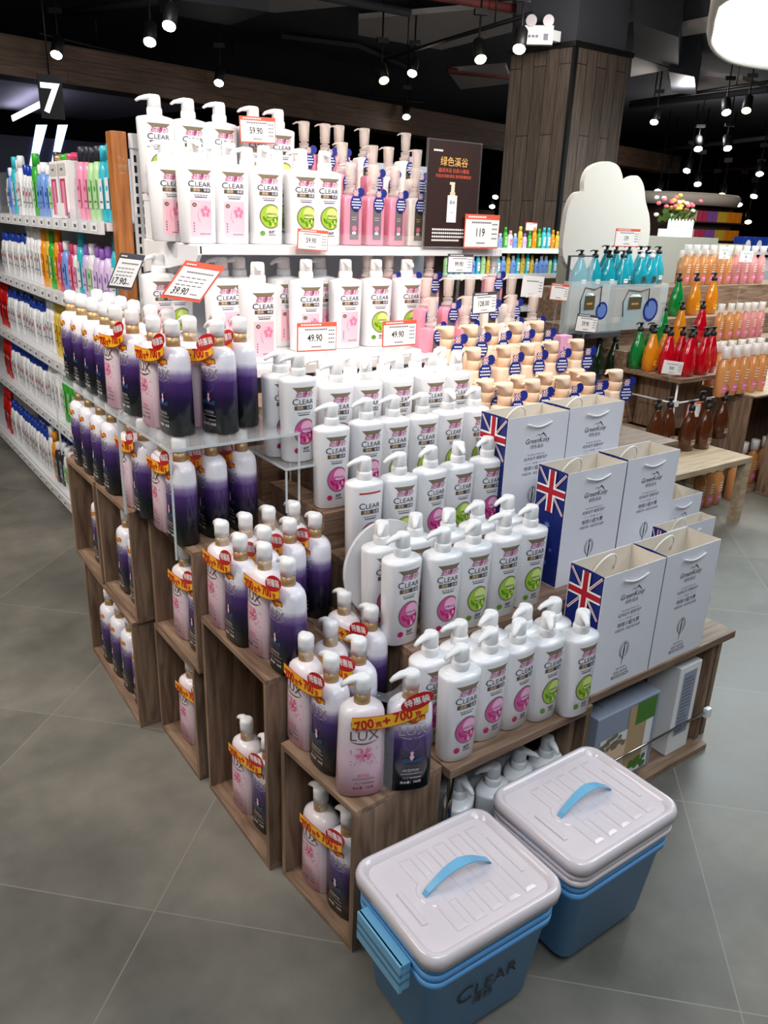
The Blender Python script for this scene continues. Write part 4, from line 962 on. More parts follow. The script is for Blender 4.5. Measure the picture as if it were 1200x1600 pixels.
def mk_simple(name, secs, body, cap, capsecs, lab=None, n=2.5, seg=16):
    r = empty(name); MB().loft(secs, body, seg).obj('body', r); mb = MB(); mb.loft(capsecs, cap, 14); mb.obj('cap', r)
    if lab:
        w = secs[len(secs)//2][1]; d = secs[len(secs)//2][2]; h = secs[-1][0]
        f = lambda u, v: (u, -d-.0012, v); mb = MB().rect(-w*.62, h*.22, w*.62, h*.72, f, lab[0]); mb.disc(0, h*.55, w*.3, lambda u, v: (u, -d-.0016, v), lab[1], seg=10, rings=1); mb.dashes(-w*.45, w*.45, h*.32, h*.03, lambda u, v: (u, -d-.0016, v), 'grey_ink', 5); mb.obj('front_label', r)
    return Proto(r)
for nm, c in dict(p_white=(236, 236, 236), p_blue=(32, 62, 158), p_green=(60, 168, 54), p_orange=(240, 150, 36), p_yellow=(224, 190, 70), p_pink=(236, 150, 180), p_purple=(150, 100, 190), p_teal=(60, 184, 200), p_lblue=(120, 160, 226), p_red=(190, 26, 26), p_dark=(50, 50, 58), p_rose=(206, 70, 110), p_lilac=(214, 190, 226), p_mint=(180, 220, 160), p_grey=(150, 160, 170)).items(): mat(nm, c, .3)
def tubeb(body, cap, lab): return mk_simple('tube_bottle', [(0.03, .026, .018, 2.5), (.035, .027, .019, 2.5), (.12, .030, .012, 2.5), (.19, .033, .004, 3)], body, cap, [(0, .024, .018), (.03, .024, .018)], lab)
def ovalb(body, cap, lab, nm='oval_bottle'): return mk_simple(nm, [(0, .030, .018, 2.6), (.004, .033, .021, 2.6), (.12, .033, .021, 2.6), (.145, .026, .018, 2.2), (.152, .014, .012)], body, cap, [(.152, .015, .013), (.158, .017, .015), (.185, .017, .015), (.188, .014, .012)], lab)
def tallb(body, cap, lab, nm='tall_bottle'): return mk_simple(nm, [(0, .026, .018, 2.4), (.004, .028, .020, 2.4), (.15, .028, .020, 2.4), (.178, .018, .014, 2)], body, cap, [(.178, .0185, .0145), (.22, .0175, .0135), (.224, .014, .011)], lab)
KIND = {
 'tw': (tallb('p_white', 'p_white', ('p_white', 'p_red')), 'white'), 'wb': (ovalb('p_white', 'p_blue', ('p_white', 'p_red')), 'white blue-capped'),
 'wg': (ovalb('p_white', 'p_white', ('p_mint', 'p_green')), 'white and mint'), 'or': (tallb('p_orange', 'p_orange', ('p_orange', 'p_white')), 'orange'),
 'gr': (tallb('p_green', 'p_green', ('p_mint', 'p_green')), 'green'), 'ye': (tallb('p_yellow', 'p_yellow', ('p_yellow', 'p_red')), 'yellow'),
 'pk': (tallb('p_pink', 'p_dark', ('p_pink', 'p_rose')), 'pink black-capped'), 'te': (tallb('p_teal', 'p_teal', ('p_white', 'p_teal')), 'teal'),
 'lb': (ovalb('p_lblue', 'p_white', ('p_lblue', 'p_blue')), 'light blue'), 'pu': (ovalb('p_lilac', 'p_purple', ('p_lilac', 'p_purple')), 'lilac'),
 'rs': (ovalb('p_rose', 'p_rose', ('p_pink', 'p_rose')), 'rose'), 'dk': (ovalb('p_dark', 'p_white', ('p_grey', 'p_dark')), 'dark'),
 'gd': (tallb('p_mint', 'p_dark', ('p_mint', 'p_green')), 'pale green black-capped'), 'wp': (ovalb('p_white', 'p_pink', ('p_pink', 'p_rose')), 'white and pink'),
 'rd': (tallb('p_red', 'p_red', ('p_red', 'p_white')), 'red')}
LVN = ['bottom', 'fourth', 'third', 'second', 'top']
def shelf_row(lv, y0, seq, step=.066, x=.955, depth2=False, sc=1.0):
    z = LV[lv]+.0404; y = y0
    for i, k in enumerate(seq):
        if k == '-': y += step; continue
        p, nm = KIND[k]; s = sc*random.uniform(.97, 1.04)
        p.place((x+random.uniform(-.004, .004), y, z), -PI/2, '%s bottle on %s shelf of the left aisle, %s from near end' % (nm, LVN[lv], ORD[i]), 'bottle', 'toiletries on the %s shelf of the left aisle' % LVN[lv], s)
        y += step
shelf_row(4, 2.97, ['te', 'te', 'gd', 'gd', 'pk', 'pk', '-', '-', '-', '-', 'pk', 'wg', 'lb', 'lb', 'lb', 'gr', 'wb', 'wb', 'wb', 'tw', 'tw', 'te', 'lb', 'wb'], .07, sc=1.14)
shelf_row(3, 3.0, ['te', 'pu', 'pu', 'pu', 'wg', 'pu', 'te', 'wp', 'rs', 'lb', 'rs', 'or', 'gr', 'ye', 'or', 'tw', 'tw', 'tw', 'tw', 'wb', 'wb', 'wb', 'wb', 'wb', 'wb', 'wb', 'wb'], .072, sc=1.12)
shelf_row(2, 3.5, ['rd', 'gr', 'gr', 'ye', 'ye', 'ye', 'ye', 'tw', 'tw', 'wb', 'wb', 'wb', 'wb', 'wb', 'wb', 'wb', 'wb', 'wb', 'wb', 'wb', 'wb', 'rd', 'rd', 'rd'], .07, sc=1.16)
shelf_row(1, 3.45, ['pu', 'pu', 'rs', 'ye', 'gr', 'gr', 'gr', 'tw', 'tw', 'tw', 'tw', 'wb', 'wb', 'wb', 'wb', 'wb', 'wb', 'wb', 'wb', 'wb', 'wb', 'wb', 'wb', 'rd', 'rd', 'rd'], .07, sc=1.16)
shelf_row(0, 3.62, ['wg', 'gr', 'gr', 'rs', 'rs', 'wg', 'wg', 'dk', 'dk', 'or', 'tw', 'wb', 'wb', 'wb', 'wb', 'wb', 'wb', 'wb', 'wb', 'wb', 'wb', 'wb', 'wb', 'wb', 'rd', 'rd', 'rd'], .07, sc=1.16)
shelf_row(0, 4.2, ['dk', 'wg', 'wg', 'wb', 'wb', 'wb', 'wb', 'wb', 'wb', 'wb'], .07, x=1.03) if 0 else None
for k in range(10):
    KIND['wb'][0].place((1.03, 4.25+k*.07, LV[0]+.0404), -PI/2, 'blue-capped bottle behind the front ones on the bottom shelf, %s from the near end' % ORD[k], 'bottle', 'second row on the bottom shelf of the left aisle')
# gift boxes with pink windows on the top shelf
for k, y in enumerate((3.47, 3.60)):
    r = empty('gift_box', (.945, y, LV[4]+.0404), -PI/2); tag(r, 'white window gift box with pink bottle, %s on the top aisle shelf' % ('nearer one', 'farther one')[k], 'box', 'white window gift boxes')
    MB().box(-.055, -.03, 0, .055, .05, .215, 'tag_white').obj('carton', r, .002); f = lambda u, v: (u, -.0308, v); g = lambda u, v: (u, -.0314, v)
    MB().rect(-.042, .015, .03, .15, f, 'p_rose').rect(-.02, .015, .02, .14, g, 'p_pink').rect(-.05, .16, .05, .205, f, 'cloud_white').dashes(-.02, .015, .18, .008, g, 'grey_ink', 3).obj('window', r)
for k, (y, c) in enumerate(((3.36, 'p_green'), (3.44, 'p_rose'), (3.53, 'p_green'), (3.62, 'gold'), (3.70, 'p_rose'))):
    o = MB().loft([(0, .012, .012), (.006, .035, .022), (.02, .036, .024), (.03, .012, .012)], c, 14).obj('soap_pouch'); o.location = (.965, y, LV[4]+.0404+(.2155 if y > 3.42 and y < 3.66 else .0)); 
    if not (3.42 < y < 3.66): o.location.z = LV[4]+.0404; o.location.x = 1.06
    tag(o, 'small %s pouch on the top aisle shelf, %s from the near end' % ({'p_green': 'green', 'p_rose': 'rose', 'gold': 'gold'}[c], ORD[k]), 'pouch', 'small pouches around the gift boxes')
o = MB().box(-.002, -.05, 0, 0, .05, .05, 'tag_white').obj('shelf_talker'); o.location = (.88, 3.4, LV[4]+.05); tag(o, 'small white shelf card hanging on the top aisle shelf', 'card')

# ------------------------------------------------------------------ second display at the right
def fancy(name, body, pump, prof, capz, lab=None, labc='white_ink', spout=.04):
    r = empty(name); MB().loft(prof, body, 24).obj('body', r); mb = MB()
    z = capz; mb.loft([(z-.004, .012, .012), (z, .016, .016), (z+.018, .015, .015), (z+.02, .007, .007), (z+.034, .007, .007), (z+.035, .013, .011), (z+.043, .012, .010)], pump, 14)
    mb.tube([(0, 0, z+.040), (-spout*.6, 0, z+.041), (-spout, 0, z+.034)], [.006, .005, .0035], pump, 8, .7); mb.obj('pump', r)
    if lab:
        f = lambda u, v: (u, lab[4], v); mb = MB().rect(lab[0], lab[1], lab[2], lab[3], f, labc); mb.dashes(lab[0]*.7, lab[2]*.7, (lab[1]+lab[3])/2, .004, lambda u, v: (u, lab[4]-.0005, v), 'ink', 4); mb.obj('front_label', r)
    return Proto(r)
DROP = [(0, .034, .026, 2.3), (.004, .040, .031, 2.3), (.05, .045, .034, 2.3), (.10, .041, .031, 2.2), (.145, .026, .022), (.175, .014, .014), (.185, .013, .013)]
DR = {k: fancy('pump_bottle', m_, 'black', DROP, .186, (-.016, .03, .014, .055, -.0346), lc) for k, m_, lc in (('teal', 'teal', 'white_ink'), ('green', 'green_liq', 'green_deep'), ('orange', 'orange_liq', 'promo_yellow'), ('red', 'red_liq', 'promo_red'), ('dark green', 'dkgreen_liq', 'dark_grey'), ('brown', 'brown_liq', 'pale_wood'))}
DR['white-pump teal'] = fancy('pump_bottle', 'teal', 'pump_white', DROP, .186, (-.016, .03, .014, .07, -.0346), 'dark_grey')
CY = [(0, .022, .022), (.004, .026, .026), (.13, .026, .026), (.15, .014, .014), (.16, .013, .013)]
CY = [(0, .022, .022), (.004, .026, .026), (.13, .026, .026), (.15, .014, .014), (.16, .013, .013)]
def capped(liq):
    r = empty('bath_oil_bottle'); MB().loft(CY, liq, 20).obj('body', r)
    MB().loft([(.158, .016, .016), (.160, .019, .019), (.205, .0195, .0195), (.207, .018, .018)], 'clear_cap', 16).loft([(.160, .009, .009), (.19, .009, .009), (.198, .013, .01)], 'white_ink', 10).obj('cap', r)
    f = lambda u, v: (u, -math.sqrt(max(0, .0268**2-u*u)), v); g = lambda u, v: (u, -math.sqrt(max(0, .0272**2-u*u)), v)
    mb = MB().rect(-.018, .02, .018, .052, f, 'pink_petal', 6).dashes(-.014, .014, .036, .004, g, 'white_ink', 6)
    for k in range(4): mb.dashes(-.014, .014, .068+k*.012, .004, g, 'white_ink', 5)
    mb.obj('front_label', r); return Proto(r)
AM = {k: capped(m_) for k, m_ in (('amber', 'amber_liq'), ('rose', 'rose_liq'))}
def rput(kind, px, py, y, z, where, grp, sc=1, D=None, cat='pump bottle', rz=0):
    p = aty(px, py, y); (D or DR)[kind].place((p.x, y, z), rz, '%s pump bottle on the right-hand display, %s' % (kind, where), cat, grp, sc)
def zof(px, py, y, h): return aty(px, py, y).z-h
BT = .229
# platform boards and crates of the second display
r = empty('tiered_display_table', (2.9, 2.06, 0)); tag(r, 'low wooden platform of the second display with brown pump bottles on it', 'table')
MB().box(0, 0, .335, .95, .9, .3645, 'pale_wood').obj('table_top', r, .002); MB().box(.90, 0, 0, .95, .045, .335, 'pale_wood').obj('leg', r); MB().box(0, .0, 0, .05, .045, .335, 'pale_wood').obj('leg', r); MB().box(.90, .855, 0, .95, .9, .335, 'pale_wood').obj('leg', r); MB().box(0, .855, 0, .05, .9, .335, 'pale_wood').obj('leg', r)
r = empty('upper_display_shelf', (3.74, 2.48, 0)); tag(r, 'dark wood shelf of the second display with red and green bottles', 'shelf')
MB().box(0, 0, .675, .45, .38, .70, 'wood_x').obj('shelf_board', r, .002)
MB().box(.15, .15, .366, .45, .37, .6745, 'wood_v').obj('base_cabinet', r)
mb = MB().tube([(.03, .03, .366), (.03, .03, .675)], .006, 'white_metal').tube([(.03, .03, .56), (.03, .37, .56)], .005, 'white_metal').tube([(.03, .03, .56), (.40, .03, .56)], .005, 'white_metal').box(.015, .015, .545, .045, .045, .575, 'white_metal'); mb.obj('clip_frame', r)
def step2(x0, y0, z0, x1, y1, z1, m_, label, nm='display_block'):
    o = MB().box(x0, y0, z0, x1, y1, z1, m_).obj(nm, None, .002); tag(o, label, 'block', 'blocks and steps of the second display'); return o
step2(3.74, 2.862, .366, 5.6, 3.018, .79, 'wood_x', 'dark step behind the red bottles of the second display')
step2(3.42, 3.02, .0, 6.2, 3.218, .93, 'wood_x', 'dark step carrying the frosted bags, second display')
step2(3.62, 3.22, .0, 6.2, 3.5, 1.10, 'wood_x', 'tall step under the teal bottles, second display')
step2(5.0, 4.2, .0, 6.55, 4.6, 1.39, 'concrete', 'long grey concrete-look block behind the teal bottles')
step2(6.56, 4.22, .0, 7.1, 4.9, 1.34, 'pale_wood', 'pale block right of the flower box')
r = crate(4.2, 2.32, 0, 5.3, 2.85, .59, 'crate of the second display with amber bottles inside its upper bay', 0, 'y', 'crates of the second display')
r = crate(4.4, 2.1, .0, 5.2, 2.3, .355, 'low crate of the second display at the right picture edge', 0, 'y', 'crates of the second display')
for c in r.children:
    pass
# red, orange, green
G2 = 'coloured pump bottles of the second display'
for i, (k, x, y) in enumerate([('green', 3.80, 2.82), ('orange', 3.80, 2.73), ('red', 3.815, 2.635), ('red', 3.86, 2.535), ('red', 3.99, 2.53)]):
    DR[k].place((x, y, .7005), 0, '%s pump bottle on the dark wood shelf, %s along its front edge' % (k, ORD[i]), 'pump bottle', G2, 1.12)
for i, (k, x, y) in enumerate([('green', 3.895, 2.815), ('orange', 3.90, 2.725), ('red', 3.92, 2.63), ('red', 4.02, 2.625), ('red', 4.10, 2.56)]):
    DR[k].place((x, y, .7005), 0, '%s pump bottle on the dark wood shelf, %s in the second row' % (k, ORD[i]), 'pump bottle', G2, 1.1)
for i, (k, px, py) in enumerate([('green', 1041, 468), ('orange', 1068, 471), ('red', 1100, 473)]):
    rput(k, px, py, 2.94, .7905, '%s from the left on the middle step' % ORD[i], G2, 1.1)
for i, (k, px, py) in enumerate([('green', 1063, 429), ('orange', 1090, 431), ('orange', 1117, 433)]):
    rput(k, px, py, 3.12, .9305, '%s from the left on the high step' % ORD[i], G2, 1.15)
for i, px in enumerate((937, 962)): rput('dark green', px, 535, 2.955, .6295, '%s under the frosted bags' % ('left one', 'right one')[i], G2, 1.1)
G3 = 'teal pump bottles of the second display'
for i, (k, px, py) in enumerate([('teal', 944, 388), ('teal', 966, 390), ('teal', 988, 391), ('teal', 1010, 392), ('white-pump teal', 1034, 392), ('white-pump teal', 1050, 393)]):
    p = aty(px, py, 3.12 if i < 4 else 3.14); DR[k].place((p.x, 3.28, 1.1005), 0, '%s pump bottle, %s from the left in the teal front row' % (k, ORD[i]), 'pump bottle', G3, .95).scale = (1.25, 1.2, .95)
for i, px in enumerate((950, 965, 985, 1003, 1015, 1032)):
    p = aty(px, 380, 3.42); DR['teal'].place((p.x, 3.42, 1.1005), 0, 'teal pump bottle behind the teal front row, %s from the left' % ORD[i], 'pump bottle', G3, 1.05).scale = (1.3, 1.2, 1.05)
# frosted bags with teal bottles inside
for i, (pa_, pb_) in enumerate((((893, 440), (955, 512)), ((955, 445), (1034, 520)))):
    y = 2.93; a = aty(pa_[0], pa_[1], y); c = aty(pb_[0], pb_[1], y); w = (c.x-a.x)/2
    r = empty('frosted_gift_bag', ((a.x+c.x)/2, y, .90)); tag(r, 'frosted clear gift bag with a teal bottle, %s one' % ('left', 'right')[i], 'gift bag', 'frosted gift bags')
    h = a.z-.90
    MB().box(-w, 0, 0, w, .002, h, 'frost').box(-w, 0, 0, -w+.002, .05, h, 'frost').box(w-.002, 0, 0, w, .05, h, 'frost').obj('bag_body', r)
    f = lambda u, v: (u, -.001, v); mb = MB().rect(-w*.35, h*.45, w*.1, h*.72, f, 'bar_brown'); mb.dashes(-w*.25, w*.0, h*.55, .01, lambda u, v: (u, -.0016, v), 'poster_gold', 3); mb.disc(w*.45, h*.42, w*.26, f, 'tag_navy', seg=16); mb.disc(w*.45, h*.42, w*.2, lambda u, v: (u, -.0016, v), 'star_blue', seg=16); mb.obj('front_label', r)
    MB().tube([(-w*.5, -.004, h*.3), (-w*.55, -.004, h*.62), (-w*.4, -.004, h*.88), (0, -.004, h*.84), (w*.3, -.004, h*.9), (w*.32, -.004, h*.5)], .003, 'dark_grey', 6).obj('cord_handle', r)
    MB().loft([(.0, w*.45, .02), (h*.6, w*.4, .018), (h*.75, w*.12, .01)], 'teal', 16).obj('bottle_inside', r).location = (0, .026, .004)
step2(3.38, 2.90, .872, 3.735, 3.018, .8995, 'dark_grey', 'dark ledge under the frosted gift bags'); step2(3.38, 2.90, .366, 3.735, 3.018, .629, 'wood_x', 'dark low block under two dark green bottles') 
# amber and rose bottles
G4 = 'amber and rose bath bottles of the second display'
for i, px in enumerate(range(1066, 1150, 12)):
    p = aty(px, 403, 3.42); AM['amber' if i < 5 else 'rose'].place((p.x, 3.42, 1.1005), 0, 'amber bath bottle, %s from the left in the uppermost row' % ORD[i] if i < 5 else 'rose bath bottle, %s from the left in the uppermost row' % ORD[i], 'bath bottle', G4, 1.05)
for i, px in enumerate(range(1072, 1195, 13)):
    k = 'amber' if i < 6 else 'rose'; p = aty(px, 410, 3.28); AM[k].place((p.x, 3.28, 1.1005), 0, '%s bath bottle, %s from the left in the high front row' % (k, ORD[i]), 'bath bottle', G4, 1.25)
for i, px in enumerate((1127, 1142, 1155, 1167, 1178, 1190)):
    k = 'amber' if i < 3 else 'rose'; p = aty(px, 484, 2.93); AM[k].place((p.x, 2.93, .7905), 0, '%s bath bottle, %s from the left in the middle step row' % (k, ORD[i]), 'bath bottle', G4, 1.1)
for i, px in enumerate((1117, 1133, 1148, 1163, 1178, 1192)):
    k = 'amber'; y = 2.62; p = aty(px, 518, y); p.x = max(p.x, 4.235); AM[k].place((p.x, y, .6005), 0, 'amber bath bottle, %s from the left behind the front amber row' % ORD[i], 'bath bottle', G4, 1.2)
step2(4.2, 2.30, .5905, 5.4, 2.85, .60, 'pale_wood', 'thin pale board under the front amber bottles')
for i, px in enumerate((1137, 1153, 1168, 1183, 1197)):
    p = aty(px, 540, 2.40); AM['amber'].place((p.x, 2.40, .6005), 0, 'amber bath bottle, %s from the left in the front amber row' % ORD[i], 'bath bottle', G4, 1.3)
for i, (px, py) in enumerate(((1028, 640), (1046, 643), (1078, 656), (1092, 658), (1104, 652), (1127, 656))):
    y = (2.42, 2.42, 2.32, 2.44, 2.30, 2.38)[i]; p = aty(px, py, y); DR['brown'].place((p.x, y, .3655), 0, 'brown pump bottle on the low platform, %s from the left' % ORD[i], 'pump bottle', 'brown pump bottles on the low platform', 1.15)
for i, px in enumerate((1096, 1109, 1122, 1145)):
    p = aty(px, 746, 2.32); AM['amber'].place((p.x, 2.32, .0005), 0, 'amber bath bottle on the floor under the platform, %s from the left' % ORD[i], 'bath bottle', G4, 1.25)
for i, px in enumerate((1163, 1176, 1190)):
    p = aty(px, 640, 2.46); AM['amber'].place((4.40+i*.12, 2.42, .0145), 0, 'amber bath bottle inside the side crate, %s from the left' % ORD[i], 'bath bottle', G4, 1.3)
for i in range(5): AM['amber' if i % 2 else 'rose'].place((4.50+i*.13, 2.16, .0145), 0, 'bath bottle inside the low right-edge crate, %s from the left' % ORD[i], 'bath bottle', G4, 1.25)
for i in range(5): AM['amber' if i % 2 else 'rose'].place((4.48+i*.13, 2.18, .3555), 0, 'bath bottle on top of the low right-edge crate, %s from the left' % ORD[i], 'bath bottle', G4, .98)
price_tag([(962, 357), (999, 358), (999, 386), (960, 385)], 3.2, '139', 'tag_red', 'red-framed price tag reading 139 above the teal bottles', base=1.1)
price_tag([(863, 442), (889, 445), (886, 471), (857, 468)], 2.9, '', 'tag_red', 'small red-framed price tag left of the frosted bags', base=.3645)
price_tag([(903, 490), (937, 493), (928, 521), (897, 517)], 2.85, '59.90', 'tag_dark', 'dark-framed price tag reading 59.90 in front of the frosted bags', base=0.365)
price_tag([(1038, 563), (1069, 566), (1063, 587), (1033, 583)], 2.52, '98.00', 'tag_white', 'plain white price card before the red bottles', base=0.7)
price_tag([(1072, 630), (1093, 629), (1094, 650), (1075, 652)], 2.33, '98.0', 'tag_red', 'small price tag above the brown pump bottles', base=0.365)
price_tag([(1124, 387), (1142, 387), (1141, 405), (1124, 404)], 3.2, '98', 'tag_white', 'small white price card over the uppermost bath bottles', base=0.93)
price_tag([(1157, 392), (1176, 393), (1176, 410), (1156, 409)], 3.2, '98', 'tag_white', 'small white price card at the right of the uppermost bath bottles', base=0.93)
# cloud board
cp = [(880, 400), (884, 345), (890, 318), (900, 302), (911, 299), (912.5, 297), (913, 283), (918, 268), (928, 258), (948, 252), (965, 258), (972, 272), (974, 284), (976, 285), (984, 277), (997, 275), (1006, 290), (1009, 315), (1015, 340), (1014, 375), (1000, 420), (960, 440), (905, 430)]
dense = []
for i in range(len(cp)):
    p0, p1, p2, p3 = [Vector(cp[(i+k-1) % len(cp)]) for k in range(4)]
    sharp = i in (2, 8, 9)
    for t in (0, .25, .5, .75):
        q = .5*((2*p1)+(-p0+p2)*t+(2*p0-5*p1+4*p2-p3)*t*t+(-p0+3*p1-3*p2+p3)*t**3); dense.append(q)
w = [aty(q[0], q[1], 3.62) for q in dense]; k = len(w)
mb = MB(); mb.add([(p.x, 3.62, p.z) for p in w]+[(p.x, 3.655, p.z) for p in w], [tuple(range(k)), tuple(range(2*k-1, k-1, -1))]+[(i, i+k, (i+1) % k+k, (i+1) % k) for i in range(k)], 'cloud_white')
o = mb.obj('cloud_board'); tag(o, 'large white cloud-shaped board standing behind the teal bottles', 'board')
o2 = MB().box(4.30, 3.56, 0, 4.62, 3.68, 1.099, 'concrete').obj('board_base'); tag(o2, 'grey base block carrying the cloud-shaped board', 'block')
o = MB().box(0, 0, 0, .19, .004, .36, 'acrylic_plate').box(0, 0, .36, .19, .02, .366, 'dark_grey').box(-.004, 0, 0, 0, .02, .366, 'dark_grey').obj('acrylic_sign_stand'); tag(o, 'empty acrylic sign stand left of the teal bottles', 'stand'); o.location = (3.43, 3.06, .9305)
# flower box
q = aty(1052, 378, 4.25)
r = empty('flower_planter', (q.x, 4.25, 1.3905)); tag(r, 'white picket planter with yellow and pink flowers on the grey block', 'planter')
mb = MB().box(-.17, -.04, 0, .17, .04, .06, 'white_plastic')
for i in range(8):
    x = -.165+i*.044; vs = [(x, -.045, 0), (x+.034, -.045, 0), (x+.034, -.045, .12), (x+.017, -.045, .14), (x, -.045, .12)]; vs2 = [(a, -.039, c) for a, b3, c in vs]
    mb.add(vs+vs2, [(0, 1, 2, 3, 4), (9, 8, 7, 6, 5)]+[(j, j+5, (j+1) % 5+5, (j+1) % 5) for j in range(5)], 'white_plastic')
mb.obj('picket_box', r)
mb = MB(); rs = random.Random(2)
for i in range(60):
    x, y, z = rs.uniform(-.2, .2), rs.uniform(-.05, .05), rs.uniform(.10, .19); a = rs.random()*6.28
    mb.add([(x, y, z), (x+.03*math.cos(a), y+.02, z+.02), (x+.05*math.cos(a), y-.01, z+.05), (x+.02*math.cos(a), y-.02, z+.03)], [(0, 1, 2, 3)], 'leaf')
mb.obj('leaves', r)
for i in range(34):
    x, z = rs.gauss(0, .11), .2+rs.uniform(0, .12)-abs(rs.gauss(0, .02)); c = 'flower_yellow' if abs(x) < .1 and rs.random() < .7 else rs.choice(['flower_pink', 'white_ink', 'flower_pink'])
    o = MB().loft([(-.014, .006, .006), (-.004, .019, .019), (.008, .02, .02), (.016, .010, .010)], c, 8).obj('flower', r, loc=(x, rs.uniform(-.05, .04), z))

# ------------------------------------------------------------------ far shelving
r = empty('far_shelving', (4.1, 4.9, 0)); tag(r, 'pale shelving unit with small cosmetics before the wooden pillar', 'shelving')
for z in (.45, .78, 1.05, 1.25): MB().box(0, 0, z-.02, 1.33, .28, z, 'white_metal').obj('shelf_board', r); MB().box(0, -.01, z-.03, 1.33, .0, z+.01, 'tag_white').obj('price_rail', r)
MB().box(0, .28, 0, 1.33, .3, 1.3, 'wall_brown').obj('back_panel', r); MB().box(1.33, 0, 0, 1.38, .3, 1.26, 'pale_wood').obj('side_panel', r)
rs = random.Random(9)
for lv, z in enumerate((1.05, 1.25)):
    for i in range(24):
        k = rs.choice(['lb', 'te', 'wp', 'pu', 'tw', 'or', 'ye', 'wg', 'gr'] if lv else ['lb', 'lb', 'te', 'te', 'te', 'rd', 'ye', 'gd', 'wp'])
        KIND[k][0].place((4.135+i*.0555, 4.96, z+.0005), 0, '%s bottle on the %s board before the pillar, %s from the left' % (KIND[k][1], ('lower', 'upper')[lv], ORD[i]), 'bottle', 'cosmetics on the pale shelving', rs.uniform(.62, .80))
price_tag([(822, 347), (840, 348), (838, 361), (821, 360)], 5.1, '', 'tag_red', 'tiny red-topped card above the far shelving', base=1.25)
r = empty('round_canopy_stand', (12.2, 8.6, 0)); tag(r, 'distant shelf stand under a pale oval canopy', 'stand')
MB().loft([(1.82, 1.15, .7), (1.95, 1.2, .75), (2.0, 1.15, .7)], 'cloud_white', 32).obj('canopy', r); MB().loft([(0, .9, .5, 6), (1.82, .9, .5, 6)], 'wall_brown', 24).obj('shelf_core', r)
for z in (1.3, 1.58):
    MB().box(-.95, -.62, z-.02, .95, -.45, z, 'wall_brown').obj('shelf_board', r)
cs = ['tag_white', 'cream', 'p_rose', 'p_purple', 'p_yellow', 'p_orange']
for lv, z in enumerate((1.3, 1.58)):
    for i in range(13):
        o = MB().box(-.05, -.04, 0, .05, .04, .16, cs[min(5, i//2)] if i > 3 else ['cream', 'cream_dark', 'cream', 'cream'][i]).obj('perfume_box'); o.location = (12.2-.85+i*.14, 8.6-.53, z+.0005); tag(o, 'small box on the %s shelf of the canopy stand, %s from the left' % (('lower', 'upper')[lv], ORD[i]), 'box', 'boxes on the distant canopy stand')
# blue goods at the right edge
r = empty('freezer_counter', (8.3, 5.0, 0)); tag(r, 'pale counter with printed blue packs at the right edge', 'counter'); MB().box(0, 0, 0, 2.2, .8, 1.05, 'white_metal').obj('counter_body', r); MB().box(0, -.02, 1.22, 2.2, .6, 1.25, 'white_metal').obj('upper_board', r)
for i in range(9):
    o = MB().box(-.09, -.06, 0, .09, .06, .15, 'p_blue').obj('blue_pack', None, .004); MB().disc(0, .07, .05, lambda u, v: (u, -.061, v), 'tag_white', seg=12).obj('front_print', o); o.location = (8.42+i*.22, 5.1, 1.2505); tag(o, 'blue printed pack on the right-edge counter, %s from the left' % ORD[i], 'pack', 'blue packs on the right-edge counter')
    o = MB().box(-.09, -.06, 0, .09, .06, .14, rs.choice(['p_red', 'p_grey', 'p_lblue', 'tag_white'])).obj('small_carton'); o.location = (8.42+i*.22, 5.1, 1.0505); tag(o, 'small carton under the blue packs, %s from the left' % ORD[i], 'carton', 'cartons below the blue packs')
# more dim aisles in the back
for i, (x, y, L, m_) in enumerate(((9.5, 9.5, 2.0, 'wall_brown'), (3.2, 13.5, 4.5, 'wall_dark'), (13.5, 12, 4, 'wall_brown'), (10, 14, 3, 'wall_brown'))):
    r = empty('distant_shelving', (x, y, 0)); tag(r, 'dim distant shelving, %s' % ['behind the cloud board', 'behind the left aisle', 'at the far right', 'deep between the far lamps'][i], 'shelving', 'dim distant shelving'); MB().box(0, 0, 0, L, .5, 1.7, m_).obj('cabinet', r)
    mb = MB()
    for z in (.4, .8, 1.2, 1.6): mb.box(0, -.02, z, L, 0, z+.02, 'concrete')
    mb.obj('shelf_edges', r)

